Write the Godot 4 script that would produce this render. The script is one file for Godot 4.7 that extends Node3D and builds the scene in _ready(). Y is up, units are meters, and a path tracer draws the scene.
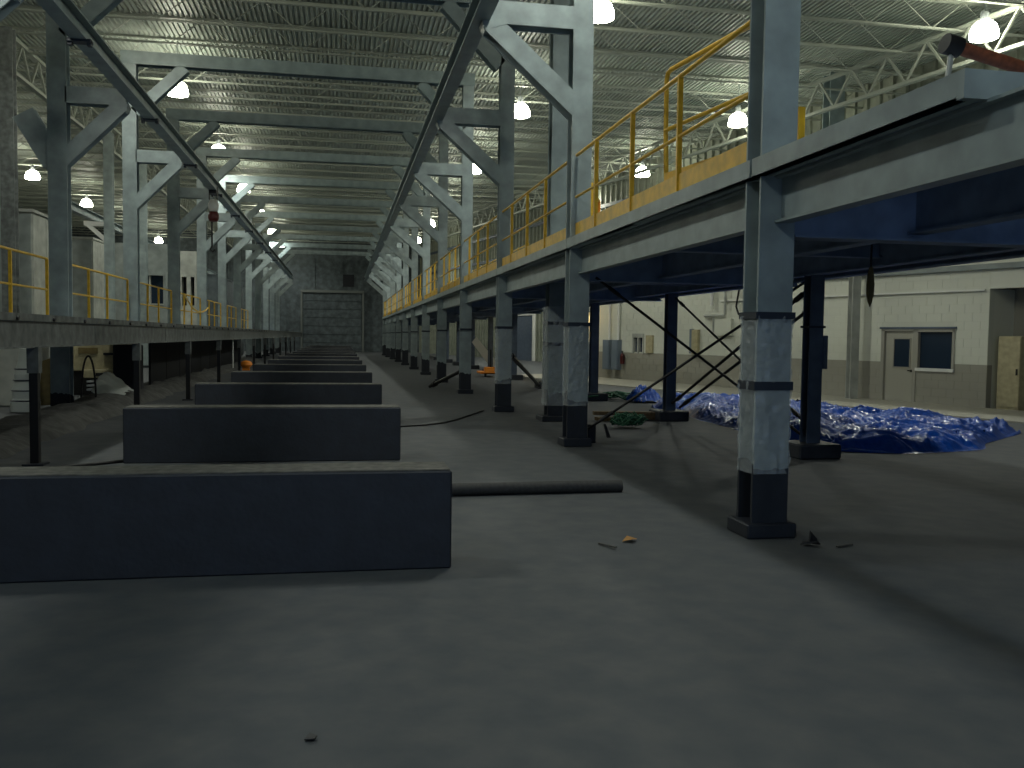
extends Node3D

const BAY := 6.127          # column spacing along the hall
const Z0 := 6.92            # first column line
const ORD := ["first", "second", "third", "fourth", "fifth", "sixth", "seventh", "eighth", "ninth", "tenth", "eleventh", "twelfth", "thirteenth", "fourteenth", "fifteenth"]
var M := {}
var used := {}
var rng := RandomNumberGenerator.new()


# ---------- mesh builder (world coordinates: x right, y up, z into the hall) ----------
class MB:
	var v := PackedVector3Array()
	var n := PackedVector3Array()
	var idx := PackedInt32Array()

	func w(p: Vector3) -> Vector3:
		return Vector3(p.x, p.y, -p.z)

	func tri(a: Vector3, b: Vector3, c: Vector3, na: Vector3, nb: Vector3, nc: Vector3) -> void:
		var A := w(a)
		var B := w(b)
		var C := w(c)
		var k := v.size()
		v.append_array([A, B, C])
		n.append_array([w(na), w(nb), w(nc)])
		if (B - A).cross(C - A).dot(w(na + nb + nc)) > 0.0:
			idx.append_array([k, k + 2, k + 1])
		else:
			idx.append_array([k, k + 1, k + 2])

	func quad(a: Vector3, b: Vector3, c: Vector3, d: Vector3, nn: Vector3) -> void:
		var A := w(a)
		var B := w(b)
		var C := w(c)
		var D := w(d)
		var N := w(nn)
		var k := v.size()
		v.append_array([A, B, C, D])
		n.append_array([N, N, N, N])
		if (B - A).cross(C - A).dot(N) > 0.0:
			idx.append_array([k, k + 2, k + 1, k, k + 3, k + 2])
		else:
			idx.append_array([k, k + 1, k + 2, k, k + 2, k + 3])

	func quads(a: Vector3, b: Vector3, c: Vector3, d: Vector3, na: Vector3, nb: Vector3, nc: Vector3, nd: Vector3) -> void:
		tri(a, b, c, na, nb, nc)
		tri(a, c, d, na, nc, nd)

	# oriented box: centre, three half axes
	func obox(c: Vector3, x: Vector3, y: Vector3, z: Vector3) -> void:
		for s in [-1.0, 1.0]:
			quad(c + x * s - y - z, c + x * s + y - z, c + x * s + y + z, c + x * s - y + z, x.normalized() * s)
			quad(c + y * s - x - z, c + y * s + x - z, c + y * s + x + z, c + y * s - x + z, y.normalized() * s)
			quad(c + z * s - x - y, c + z * s + x - y, c + z * s + x + y, c + z * s - x + y, z.normalized() * s)

	func box(x0: float, x1: float, y0: float, y1: float, z0: float, z1: float) -> void:
		obox(Vector3((x0 + x1) / 2, (y0 + y1) / 2, (z0 + z1) / 2), Vector3((x1 - x0) / 2, 0, 0), Vector3(0, (y1 - y0) / 2, 0), Vector3(0, 0, (z1 - z0) / 2))

	# box with chamfered edges
	func cbox(x0: float, x1: float, y0: float, y1: float, z0: float, z1: float, b: float) -> void:
		var c := Vector3((x0 + x1) / 2, (y0 + y1) / 2, (z0 + z1) / 2)
		var h := Vector3((x1 - x0) / 2, (y1 - y0) / 2, (z1 - z0) / 2)
		var ax := [Vector3(1, 0, 0), Vector3(0, 1, 0), Vector3(0, 0, 1)]
		for i in 3:
			var j := (i + 1) % 3
			var k := (i + 2) % 3
			for s in [-1.0, 1.0]:
				var o: Vector3 = c + ax[i] * h[i] * s
				var u: Vector3 = ax[j] * (h[j] - b)
				var t: Vector3 = ax[k] * (h[k] - b)
				quad(o - u - t, o + u - t, o + u + t, o - u + t, ax[i] * s)
				for r in [-1.0, 1.0]:      # edge between face i,s and face j,r
					var p: Vector3 = c + ax[i] * h[i] * s + ax[j] * (h[j] - b) * r
					var q: Vector3 = c + ax[i] * (h[i] - b) * s + ax[j] * h[j] * r
					quad(p - t, p + t, q + t, q - t, (ax[i] * s + ax[j] * r).normalized())
		for sx in [-1.0, 1.0]:
			for sy in [-1.0, 1.0]:
				for sz in [-1.0, 1.0]:
					var s := Vector3(sx, sy, sz)
					var a := c + Vector3(h.x, h.y - b, h.z - b) * s
					var d := c + Vector3(h.x - b, h.y, h.z - b) * s
					var e := c + Vector3(h.x - b, h.y - b, h.z) * s
					var m := s.normalized()
					tri(a, d, e, m, m, m)

	# bar of rectangular section from p to q; up: the direction of its height
	func bar(p: Vector3, q: Vector3, wd: float, ht: float, up := Vector3.UP) -> void:
		var d := (q - p)
		var f := d.normalized()
		var s := f.cross(up).normalized()
		var u := s.cross(f).normalized()
		obox((p + q) / 2, s * wd / 2, u * ht / 2, d / 2)

	# I section from p to q, centre line; ht along up, flanges wd wide
	func ibeam(p: Vector3, q: Vector3, wd: float, ht: float, tf: float, tw: float, up := Vector3.UP) -> void:
		var d := (q - p)
		var f := d.normalized()
		var s := f.cross(up).normalized()
		var u := s.cross(f).normalized()
		var c := (p + q) / 2
		obox(c, s * tw / 2, u * (ht / 2 - tf), d / 2)
		for k in [-1.0, 1.0]:
			obox(c + u * k * (ht - tf) / 2, s * wd / 2, u * tf / 2, d / 2)

	func angle_bar(p: Vector3, q: Vector3, wd: float, t: float, up := Vector3.UP) -> void:
		var d := (q - p)
		var f := d.normalized()
		var s := f.cross(up).normalized()
		var u := s.cross(f).normalized()
		obox((p + q) / 2, s * wd / 2, u * t / 2, d / 2)
		obox((p + q) / 2 + s * (wd - t) / 2 + u * wd / 2, s * t / 2, u * wd / 2, d / 2)

	func tube(pts: Array, r: float, seg := 8, caps := true) -> void:
		var rings := []
		var nor := []
		var last := Vector3.ZERO
		for i in pts.size():
			var a: Vector3 = pts[max(i - 1, 0)]
			var b: Vector3 = pts[min(i + 1, pts.size() - 1)]
			var f := (b - a).normalized()
			var s := f.cross(Vector3.UP)
			if s.length() < 0.05:
				s = f.cross(Vector3.RIGHT)
			if last != Vector3.ZERO:
				s = last - f * last.dot(f)
			s = s.normalized()
			last = s
			var u := s.cross(f).normalized()
			var ring := []
			var nr := []
			for k in seg:
				var t := TAU * k / seg
				var e := s * cos(t) + u * sin(t)
				ring.append(pts[i] + e * r)
				nr.append(e)
			rings.append(ring)
			nor.append(nr)
		for i in pts.size() - 1:
			for k in seg:
				var m := (k + 1) % seg
				quads(rings[i][k], rings[i][m], rings[i + 1][m], rings[i + 1][k], nor[i][k], nor[i][m], nor[i + 1][m], nor[i + 1][k])
		if caps:
			for e in [0, pts.size() - 1]:
				var o: Vector3 = pts[e]
				var f2: Vector3 = (pts[0] - pts[1]).normalized() if e == 0 else (pts[e] - pts[e - 1]).normalized()
				for k in seg:
					tri(o, rings[e][k], rings[e][(k + 1) % seg], f2, f2, f2)

	# profile of (radius, height) turned round a vertical axis
	func lathe(c: Vector3, prof: Array, seg := 20) -> void:
		for i in prof.size() - 1:
			var a: Vector2 = prof[i]
			var b: Vector2 = prof[i + 1]
			var e := b - a
			var nn := Vector2(e.y, -e.x).normalized()
			for k in seg:
				var t0 := TAU * k / seg
				var t1 := TAU * (k + 1) / seg
				var d0 := Vector3(cos(t0), 0, sin(t0))
				var d1 := Vector3(cos(t1), 0, sin(t1))
				var y := Vector3.UP
				quads(c + d0 * a.x + y * a.y, c + d1 * a.x + y * a.y, c + d1 * b.x + y * b.y, c + d0 * b.x + y * b.y, d0 * nn.x + y * nn.y, d1 * nn.x + y * nn.y, d1 * nn.x + y * nn.y, d0 * nn.x + y * nn.y)

	# flat convex polygon (world points) with a thickness vector
	func slab(poly: Array, th: Vector3) -> void:
		var c := Vector3.ZERO
		for p in poly:
			c += p
		c /= poly.size()
		var m := th.normalized()
		for i in poly.size():
			var a: Vector3 = poly[i]
			var b: Vector3 = poly[(i + 1) % poly.size()]
			tri(c, a, b, -m, -m, -m)
			tri(c + th, a + th, b + th, m, m, m)
			var o := (b - a).cross(th).normalized()
			if o.dot((a + b) / 2 - c) < 0:
				o = -o
			quad(a, b, b + th, a + th, o)

	func grid(pts: Array) -> void:     # rows of points, smooth, two-sided surface; null leaves a hole
		var rows := pts.size()
		var cols: int = pts[0].size()
		var k0 := v.size()
		var at := {}
		for i in rows:
			for j in cols:
				if pts[i][j] == null:
					continue
				var p: Vector3 = pts[i][j]
				var a = pts[i][max(j - 1, 0)]
				var b = pts[i][min(j + 1, cols - 1)]
				var c = pts[max(i - 1, 0)][j]
				var d = pts[min(i + 1, rows - 1)][j]
				a = p if a == null else a
				b = p if b == null else b
				c = p if c == null else c
				d = p if d == null else d
				var nn: Vector3 = (b - a).cross(d - c)
				nn = Vector3.UP if nn.length() < 1e-9 else nn.normalized()
				if nn.y < 0:
					nn = -nn
				at[i * cols + j] = v.size()
				v.append(w(p))
				n.append(w(nn))
		for i in rows - 1:
			for j in cols - 1:
				var q := [i * cols + j, i * cols + j + 1, (i + 1) * cols + j + 1, (i + 1) * cols + j]
				if q.all(func(e): return at.has(e)):
					var A: int = at[q[0]]
					var B: int = at[q[1]]
					var C: int = at[q[2]]
					var D: int = at[q[3]]
					if (v[B] - v[A]).cross(v[C] - v[A]).dot(n[A]) > 0.0:
						idx.append_array([A, C, B, A, D, C])
					else:
						idx.append_array([A, B, C, A, C, D])

	func mesh(origin: Vector3) -> ArrayMesh:      # origin in Godot coordinates
		for i in v.size():
			v[i] -= origin
		var arr := []
		arr.resize(Mesh.ARRAY_MAX)
		arr[Mesh.ARRAY_VERTEX] = v
		arr[Mesh.ARRAY_NORMAL] = n
		arr[Mesh.ARRAY_INDEX] = idx
		var m := ArrayMesh.new()
		m.add_surface_from_arrays(Mesh.PRIMITIVE_TRIANGLES, arr)
		return m


# ---------- naming and tagging ----------
func numbered(called: String, parent: Node) -> String:
	var key := str(parent.get_instance_id()) + called
	var k: int = used.get(key, 0)
	used[key] = k + 1
	return called if k == 0 else "%s_%03d" % [called, k]

func V(x: float, y: float, z: float) -> Vector3:
	return Vector3(x, y, -z)

func place_of(node: Node) -> Vector3:
	var p := Vector3.ZERO
	while node is Node3D and node != self:
		p += (node as Node3D).position
		node = node.get_parent()
	return p

func obj(called: String, mb: MB, mat: Material, parent: Node = self) -> MeshInstance3D:
	var o := MeshInstance3D.new()
	o.name = numbered(called, parent)
	o.mesh = mb.mesh(place_of(parent))
	o.material_override = mat
	o.cast_shadow = GeometryInstance3D.SHADOW_CASTING_SETTING_ON
	parent.add_child(o, true)
	return o

func tag(o: Node, label := "", category := "", group := "", kind := "") -> Node:
	if label: o.set_meta("label", label)
	if category: o.set_meta("category", category)
	if group: o.set_meta("group", group)
	if kind: o.set_meta("kind", kind)
	return o

func thing(called: String, label: String, category: String, at: Vector3, group := "") -> Node3D:   # at: world (x, y, depth)
	var o := Node3D.new()
	o.name = numbered(called, self)
	o.position = V(at.x, at.y, at.z)
	add_child(o, true)
	tag(o, label, category, group)
	return o

func single(called: String, label: String, category: String, mb: MB, mat: Material, group := "") -> MeshInstance3D:
	var o := obj(called, mb, mat)
	tag(o, label, category, group)
	return o

func struct(called: String, mb: MB, mat: Material, label := "", category := "") -> MeshInstance3D:
	var o := obj(called, mb, mat)
	tag(o, label, category, "", "structure")
	return o

func dup(root: Node3D, called: String, shift: Vector3, label: String, group := "") -> Node3D:   # shift: world (x, y, depth)
	var r: Node3D = root.duplicate()
	r.name = numbered(called, self)
	r.position = root.position + V(shift.x, shift.y, shift.z)
	add_child(r, true)
	tag(r, label, "", group)
	return r


# ---------- materials ----------
func noise_tex(seed_: int, freq: float, lo: float, hi: float, size := 512, octaves := 4, tint_lo := Color.WHITE, tint_hi := Color.WHITE) -> NoiseTexture2D:
	var f := FastNoiseLite.new()
	f.seed = seed_
	f.frequency = freq
	f.fractal_octaves = octaves
	var t := NoiseTexture2D.new()
	t.width = size
	t.height = size
	t.seamless = true
	t.noise = f
	var g := Gradient.new()
	g.set_color(0, Color(tint_lo.r * lo, tint_lo.g * lo, tint_lo.b * lo))
	g.set_color(1, Color(tint_hi.r * hi, tint_hi.g * hi, tint_hi.b * hi))
	t.color_ramp = g
	return t

func bump_tex(seed_: int, freq: float, octaves := 4, size := 512) -> NoiseTexture2D:
	var f := FastNoiseLite.new()
	f.seed = seed_
	f.frequency = freq
	f.fractal_octaves = octaves
	var t := NoiseTexture2D.new()
	t.width = size
	t.height = size
	t.seamless = true
	t.noise = f
	return t

func mat(called: String, c: Color, rough: float, metal := 0.0, tex: Texture2D = null, scale := 0.5, bump: Texture2D = null, depth := 0.0) -> StandardMaterial3D:
	var m := StandardMaterial3D.new()
	m.resource_name = called
	m.albedo_color = c
	m.roughness = rough
	m.metallic = metal
	m.uv1_triplanar = true
	m.uv1_world_triplanar = true
	m.uv1_scale = Vector3.ONE * scale
	if tex:
		m.albedo_texture = tex
	if bump:
		m.heightmap_enabled = true
		m.heightmap_texture = bump
		m.heightmap_scale = depth
	M[called] = m
	return m

func make_materials() -> void:
	var mottle := noise_tex(3, 0.012, 0.80, 1.0, 512, 5)
	var grime := noise_tex(7, 0.02, 0.62, 1.0, 512, 5)
	var dust := noise_tex(11, 0.012, 0.82, 1.0, 1024, 6, Color(0.97, 1.0, 1.0), Color(1.0, 0.98, 0.93))
	var fine := bump_tex(21, 0.05, 4)
	var coarse := bump_tex(23, 0.012, 5)
	mat("steel", Color(0.62, 0.67, 0.675), 0.42, 0.0, mottle, 0.35)
	mat("walkway_steel", Color(0.46, 0.48, 0.475), 0.6, 0.0, grime, 0.4)
	mat("beam_steel", Color(0.55, 0.61, 0.62), 0.45, 0.0, mottle, 0.3)
	mat("roof_deck", Color(0.66, 0.69, 0.655), 0.5, 0.0, mottle, 0.2)
	mat("joist_paint", Color(0.60, 0.62, 0.58), 0.5)
	mat("black_coat", Color(0.145, 0.165, 0.205), 0.6, 0.0, mottle, 0.6, fine, 0.15)
	mat("dusty_top", Color(0.40, 0.395, 0.37), 0.9, 0.0, grime, 0.8)
	mat("floor", Color(0.31, 0.322, 0.345), 0.8, 0.0, dust, 0.22, coarse, 0.6)
	mat("dirt", Color(0.36, 0.36, 0.35), 0.95, 0.0, grime, 0.5, coarse, 2.0)
	mat("yellow", Color(0.93, 0.74, 0.19), 0.4, 0.0, mottle, 0.8)
	mat("navy_steel", Color(0.36, 0.41, 0.48), 0.5, 0.0, mottle, 0.5)
	mat("blue_shade_deck", Color(0.60, 0.67, 0.77), 0.6, 0.0, mottle, 0.4)  # blue tint in the colour stands in for bluish shade under the platform
	mat("office_white", Color(0.80, 0.805, 0.755), 0.6)
	mat("office_grey", Color(0.585, 0.575, 0.53), 0.6)
	mat("mortar", Color(0.78, 0.785, 0.735), 0.85)
	mat("mortar_grey", Color(0.565, 0.555, 0.51), 0.85)
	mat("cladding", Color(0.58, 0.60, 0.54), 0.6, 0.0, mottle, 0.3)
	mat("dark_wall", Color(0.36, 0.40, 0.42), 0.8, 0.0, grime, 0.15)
	mat("frame_dark", Color(0.38, 0.40, 0.39), 0.6)
	mat("door_paint", Color(0.66, 0.65, 0.60), 0.5)
	mat("frame_paint", Color(0.60, 0.59, 0.55), 0.5)
	mat("dark_glass", Color(0.15, 0.20, 0.26), 0.1)
	mat("cream", Color(0.74, 0.70, 0.56), 0.5, 0.0, mottle, 0.8)
	mat("khaki", Color(0.50, 0.44, 0.28), 0.8, 0.0, mottle, 0.8)
	mat("panel_grey", Color(0.58, 0.61, 0.60), 0.5, 0.0, mottle, 0.3)
	mat("panel_pale", Color(0.72, 0.73, 0.70), 0.5, 0.0, mottle, 0.3)
	mat("blue_grey", Color(0.42, 0.47, 0.52), 0.5)
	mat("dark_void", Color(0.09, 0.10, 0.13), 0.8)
	mat("black", Color(0.05, 0.05, 0.06), 0.5)
	mat("rubber", Color(0.16, 0.16, 0.17), 0.6)
	mat("hose_dark", Color(0.22, 0.22, 0.22), 0.7, 0.0, grime, 1.5)
	mat("brown_pipe", Color(0.58, 0.32, 0.20), 0.6, 0.0, grime, 1.2)
	mat("red", Color(0.32, 0.09, 0.08), 0.4)
	mat("white", Color(0.85, 0.85, 0.83), 0.4)
	mat("orange", Color(0.88, 0.52, 0.13), 0.6)
	mat("green_net", Color(0.14, 0.36, 0.26), 0.7)
	mat("wood", Color(0.46, 0.38, 0.27), 0.8, 0.0, grime, 1.0)
	mat("galvanised", Color(0.62, 0.64, 0.66), 0.35, 0.6)
	mat("scrap_leaf", Color(0.62, 0.45, 0.22), 0.8)
	mat("tape", Color(0.14, 0.17, 0.22), 0.5)
	var tarp: StandardMaterial3D = mat("tarp", Color(0.09, 0.33, 0.74), 0.5, 0.0, noise_tex(31, 0.03, 0.75, 1.0, 512, 3), 0.7, bump_tex(33, 0.03, 4), 0.9)
	tarp.metallic_specular = 0.3
	tarp.clearcoat_enabled = true
	tarp.clearcoat = 0.3
	tarp.clearcoat_roughness = 0.18
	var film: StandardMaterial3D = mat("film", Color(0.84, 0.87, 0.88, 0.34), 0.27)
	film.transparency = BaseMaterial3D.TRANSPARENCY_ALPHA
	film.cull_mode = BaseMaterial3D.CULL_DISABLED
	film.metallic_specular = 1.0
	var hoop: StandardMaterial3D = mat("milky_plastic", Color(0.74, 0.76, 0.74), 0.35)
	hoop.subsurf_scatter_enabled = false
	var lamp: StandardMaterial3D = mat("lamp_glass", Color(0.95, 0.95, 0.90), 0.3)
	lamp.emission_enabled = true
	lamp.emission = Color(1.0, 1.0, 0.90)
	lamp.emission_energy_multiplier = LAMP_GLOW
	var wl: StandardMaterial3D = mat("wall_lamp_glass", Color(0.95, 0.9, 0.75), 0.3)
	wl.emission_enabled = true
	wl.emission = Color(1.0, 0.88, 0.60)
	wl.emission_energy_multiplier = 1.6

const LAMP_GLOW := 40.0
const LAMP_ENERGY := 13.0
const LAMP_COLOR := Color(0.98, 1.0, 0.965)
const REAR_LIGHT_ENERGY := 9.0  # strength of the unseen light behind the camera


func _ready() -> void:
	rng.seed = 4711
	# camera
	var cam := Camera3D.new()
	cam.name = "camera"
	cam.transform = Transform3D(Basis(Vector3(0.982672, 0.013137, 0.184886), Vector3(-0.003349, 0.998581, -0.053154), Vector3(-0.185322, 0.051613, 0.981321)), Vector3(0, 1.6, 0))
	cam.fov = rad_to_deg(2.0 * atan(384.0 / 904.5))
	cam.near = 0.05
	cam.far = 300.0
	add_child(cam)
	cam.current = true
	# sky, beyond the opening in the unseen wall behind the camera
	var we := WorldEnvironment.new()
	we.name = "world_environment"
	var env := Environment.new()
	env.background_mode = Environment.BG_COLOR
	env.background_color = Color(0.42, 0.58, 0.85)
	env.background_energy_multiplier = 1.0
	env.tonemap_mode = Environment.TONE_MAPPER_LINEAR
	env.tonemap_exposure = 1.2
	env.sdfgi_enabled = true
	env.ssao_enabled = true
	env.ssil_enabled = true
	we.environment = env
	add_child(we)
	# unseen cool light behind the camera, placed to light near surfaces
	var rear_light := AreaLight3D.new()
	rear_light.name = "unseen_rear_light"
	rear_light.area_size = Vector2(7.0, 4.2)
	rear_light.light_color = Color(0.70, 0.84, 1.0)
	rear_light.light_energy = REAR_LIGHT_ENERGY
	rear_light.shadow_enabled = true
	rear_light.set("area_range", 120.0)
	rear_light.position = V(2.5, 2.3, -11.9)
	rear_light.rotation.y = 0.0
	add_child(rear_light)

	make_materials()
	build_shell()
	build_roof()
	build_lamps()
	build_office()
	build_columns()
	build_portals()
	build_runways()
	build_platform()
	build_guardrails()
	build_rear_posts()
	build_blocks()
	build_walkway()
	build_left_side()
	build_yard_things()


# ---------- the hall ----------
const ROOF := 11.0
func build_shell() -> void:
	var b := MB.new()
	b.box(-26, 30, -0.3, 0.0, -13, 90)
	struct("floor", b, M.floor, "dusty grey concrete floor of the hall", "floor")
	# far wall with its big closed door, made of pieces round the frame
	b = MB.new()
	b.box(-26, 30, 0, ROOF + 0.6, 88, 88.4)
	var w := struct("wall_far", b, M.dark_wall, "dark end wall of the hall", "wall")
	b = MB.new()
	for k in 18:
		b.box(-26 + k * 2.6, -26 + k * 2.6 + 0.12, 0, ROOF, 87.9, 88.0)
	tag(obj("cladding_rib", b, M.dark_wall, w), "", "", "", "stuff")
	b = MB.new()
	b.box(0.1, 1.15, 6.2, 7.35, 87.93, 88.0)
	obj("vent_opening", b, M.dark_void, w)
	# big door at the end of the aisle
	b = MB.new()
	b.box(-3.62, 1.9, 0.0, 5.55, 87.8, 87.9)
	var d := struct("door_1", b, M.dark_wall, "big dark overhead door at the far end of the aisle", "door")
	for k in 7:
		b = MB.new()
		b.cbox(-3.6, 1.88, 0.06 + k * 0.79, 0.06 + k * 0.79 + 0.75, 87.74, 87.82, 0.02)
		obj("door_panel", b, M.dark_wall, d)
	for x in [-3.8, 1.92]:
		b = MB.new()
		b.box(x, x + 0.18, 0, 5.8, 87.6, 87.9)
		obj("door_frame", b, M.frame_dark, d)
	b = MB.new()
	b.box(-3.8, 2.1, 5.58, 5.82, 87.55, 87.9)
	obj("door_header", b, M.frame_dark, d)
	# side walls
	b = MB.new()
	b.box(-26.4, -26, 0, ROOF + 0.6, -13, 90)
	var wl := struct("wall_left", b, M.cladding, "ribbed cladding wall beyond the walkway side", "wall")
	b = MB.new()
	for k in 200:
		b.box(-26, -25.95, 0, ROOF, -12 + k * 0.5, -12 + k * 0.5 + 0.16)
	tag(obj("cladding_rib", b, M.cladding, wl), "", "", "", "stuff")
	# skewed outer wall behind the office block: x = 25 - 0.2 z
	b = MB.new()
	b.slab([Vector3(27.6, 0, -13), Vector3(7.0, 0, 90), Vector3(7.0, ROOF + 0.6, 90), Vector3(27.6, ROOF + 0.6, -13)], Vector3(0.4, 0, 0.08))
	var wr := struct("wall_right", b, M.cladding, "pale ribbed cladding wall behind the office block", "wall")
	b = MB.new()
	for k in 170:
		var z: float = -12.0 + k * 0.6
		var x: float = 25.0 - 0.2 * z
		b.obox(Vector3(x - 0.04, ROOF / 2, z), Vector3(0.05, 0, 0.0), Vector3(0, ROOF / 2, 0), Vector3(0, 0, 0.1))
	tag(obj("cladding_rib", b, M.cladding, wr), "", "", "", "stuff")
	b = MB.new()
	for y in [5.2, 7.4, 9.2]:
		b.bar(Vector3(27.2, y, -11), Vector3(7.3, y, 88), 0.12, 0.2)
	tag(obj("wall_girt", b, M.navy_steel, wr), "", "", "", "stuff")
	# overhead door in the far part of that wall
	var A := Vector3(12.95, 0, 60.3)
	var t := Vector3(-0.196, 0, 0.98)
	b = MB.new()
	b.obox(A + t * 2.2 + Vector3(-0.1, 1.55, 0), t * 2.2, Vector3(0, 1.55, 0), Vector3(0.04, 0, 0.01))
	var dr := struct("door_2", b, M.navy_steel, "dark blue overhead door under a white header, beyond the platform posts", "door")
	b = MB.new()
	b.obox(A + t * 2.2 + Vector3(-0.15, 3.3, 0), t * 2.5, Vector3(0, 0.18, 0), Vector3(0.08, 0, 0.02))
	obj("door_header", b, M.white, dr)
	for s in [-0.15, 4.5]:
		b = MB.new()
		b.obox(A + t * s + Vector3(-0.15, 1.56, 0), t * 0.14, Vector3(0, 1.56, 0), Vector3(0.08, 0, 0.02))
		obj("door_jamb", b, M.white, dr)
	# unseen wall behind the camera, with an opening for the rear light
	b = MB.new()
	b.box(-26, -1.0, 0, ROOF + 0.6, -13.0, -12.6)
	b.box(6.0, 28, 0, ROOF + 0.6, -13.0, -12.6)
	b.box(-1.0, 6.0, 4.4, ROOF + 0.6, -13.0, -12.6)
	struct("wall_near", b, M.cladding, "unseen wall behind the camera with an opening for the rear light", "wall")


func build_roof() -> void:
	# ribbed steel roof deck, ribs run along the hall
	var b := MB.new()
	b.box(-26.4, 30, ROOF + 0.12, ROOF + 0.3, -13, 90.4)
	var r := struct("ceiling", b, M.roof_deck, "ribbed steel roof deck over open web joists", "ceiling")
	var pitch := 0.152
	var sheet := 0
	var x: float = -26.0
	while x < 27.9:
		b = MB.new()
		for i in 15:
			if x >= 28.0:
				break
			var y0 := ROOF
			var y1 := ROOF + 0.06
			var xs := [x, x + 0.070, x + 0.086, x + 0.136, x + pitch]
			var ys := [y0, y0, y1, y1, y0]
			for k in 4:
				var e := Vector2(xs[k + 1] - xs[k], ys[k + 1] - ys[k])
				var nn := Vector3(e.y, -e.x, 0).normalized()
				b.quad(Vector3(xs[k], ys[k], -12.6), Vector3(xs[k + 1], ys[k + 1], -12.6), Vector3(xs[k + 1], ys[k + 1], 88), Vector3(xs[k], ys[k], 88), nn)
			x += pitch
		obj("deck_sheet", b, M.roof_deck, r)
		sheet += 1
	# open web joists across the hall
	var z: float = 8.4
	while z < 87.5:
		b = MB.new()
		var xr: float = min(25.0 - 0.2 * z, 22.0)
		var yt := ROOF - 0.05
		var yb := ROOF - 0.80
		for s in [-0.035, 0.035]:
			b.bar(Vector3(-25.5, yt, z + s), Vector3(xr, yt, z + s), 0.035, 0.06)
			b.bar(Vector3(-25.5, yb, z + s), Vector3(xr, yb, z + s), 0.035, 0.045)
		var xx := -25.0
		while xx < xr - 1.9:
			b.bar(Vector3(xx, yt, z), Vector3(xx + 0.95, yb, z), 0.022, 0.022)
			b.bar(Vector3(xx + 0.95, yb, z), Vector3(xx + 1.9, yt, z), 0.022, 0.022)
			b.bar(Vector3(xx + 0.95, yb, z), Vector3(xx + 0.95, yt, z), 0.016, 0.016)
			xx += 1.9
		obj("roof_joist", b, M.joist_paint, r)
		z += 2.042
	# truss girders that carry the joists, along the hall
	var lines := [[Vector3(-9.6, 0, 0), Vector3(-9.6, 0, 88)], [Vector3(21.0, 0, 0), Vector3(7.8, 0, 70)]]
	for ln in lines:
		b = MB.new()
		var p: Vector3 = ln[0]
		var q: Vector3 = ln[1]
		var up := Vector3(0, ROOF - 0.75, 0)
		var dn := Vector3(0, ROOF - 1.75, 0)
		b.bar(p + up, q + up, 0.16, 0.1)
		b.bar(p + dn, q + dn, 0.16, 0.1)
		var steps := int((q - p).length() / 1.5)
		for k in steps:
			var a := p.lerp(q, float(k) / steps)
			var c := p.lerp(q, (k + 0.5) / steps)
			var e := p.lerp(q, (k + 1.0) / steps)
			b.bar(a + up, c + dn, 0.06, 0.06)
			b.bar(c + dn, e + up, 0.06, 0.06)
			b.bar(c + dn, c + up, 0.05, 0.05)
		obj("truss_girder", b, M.joist_paint, r)


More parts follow.
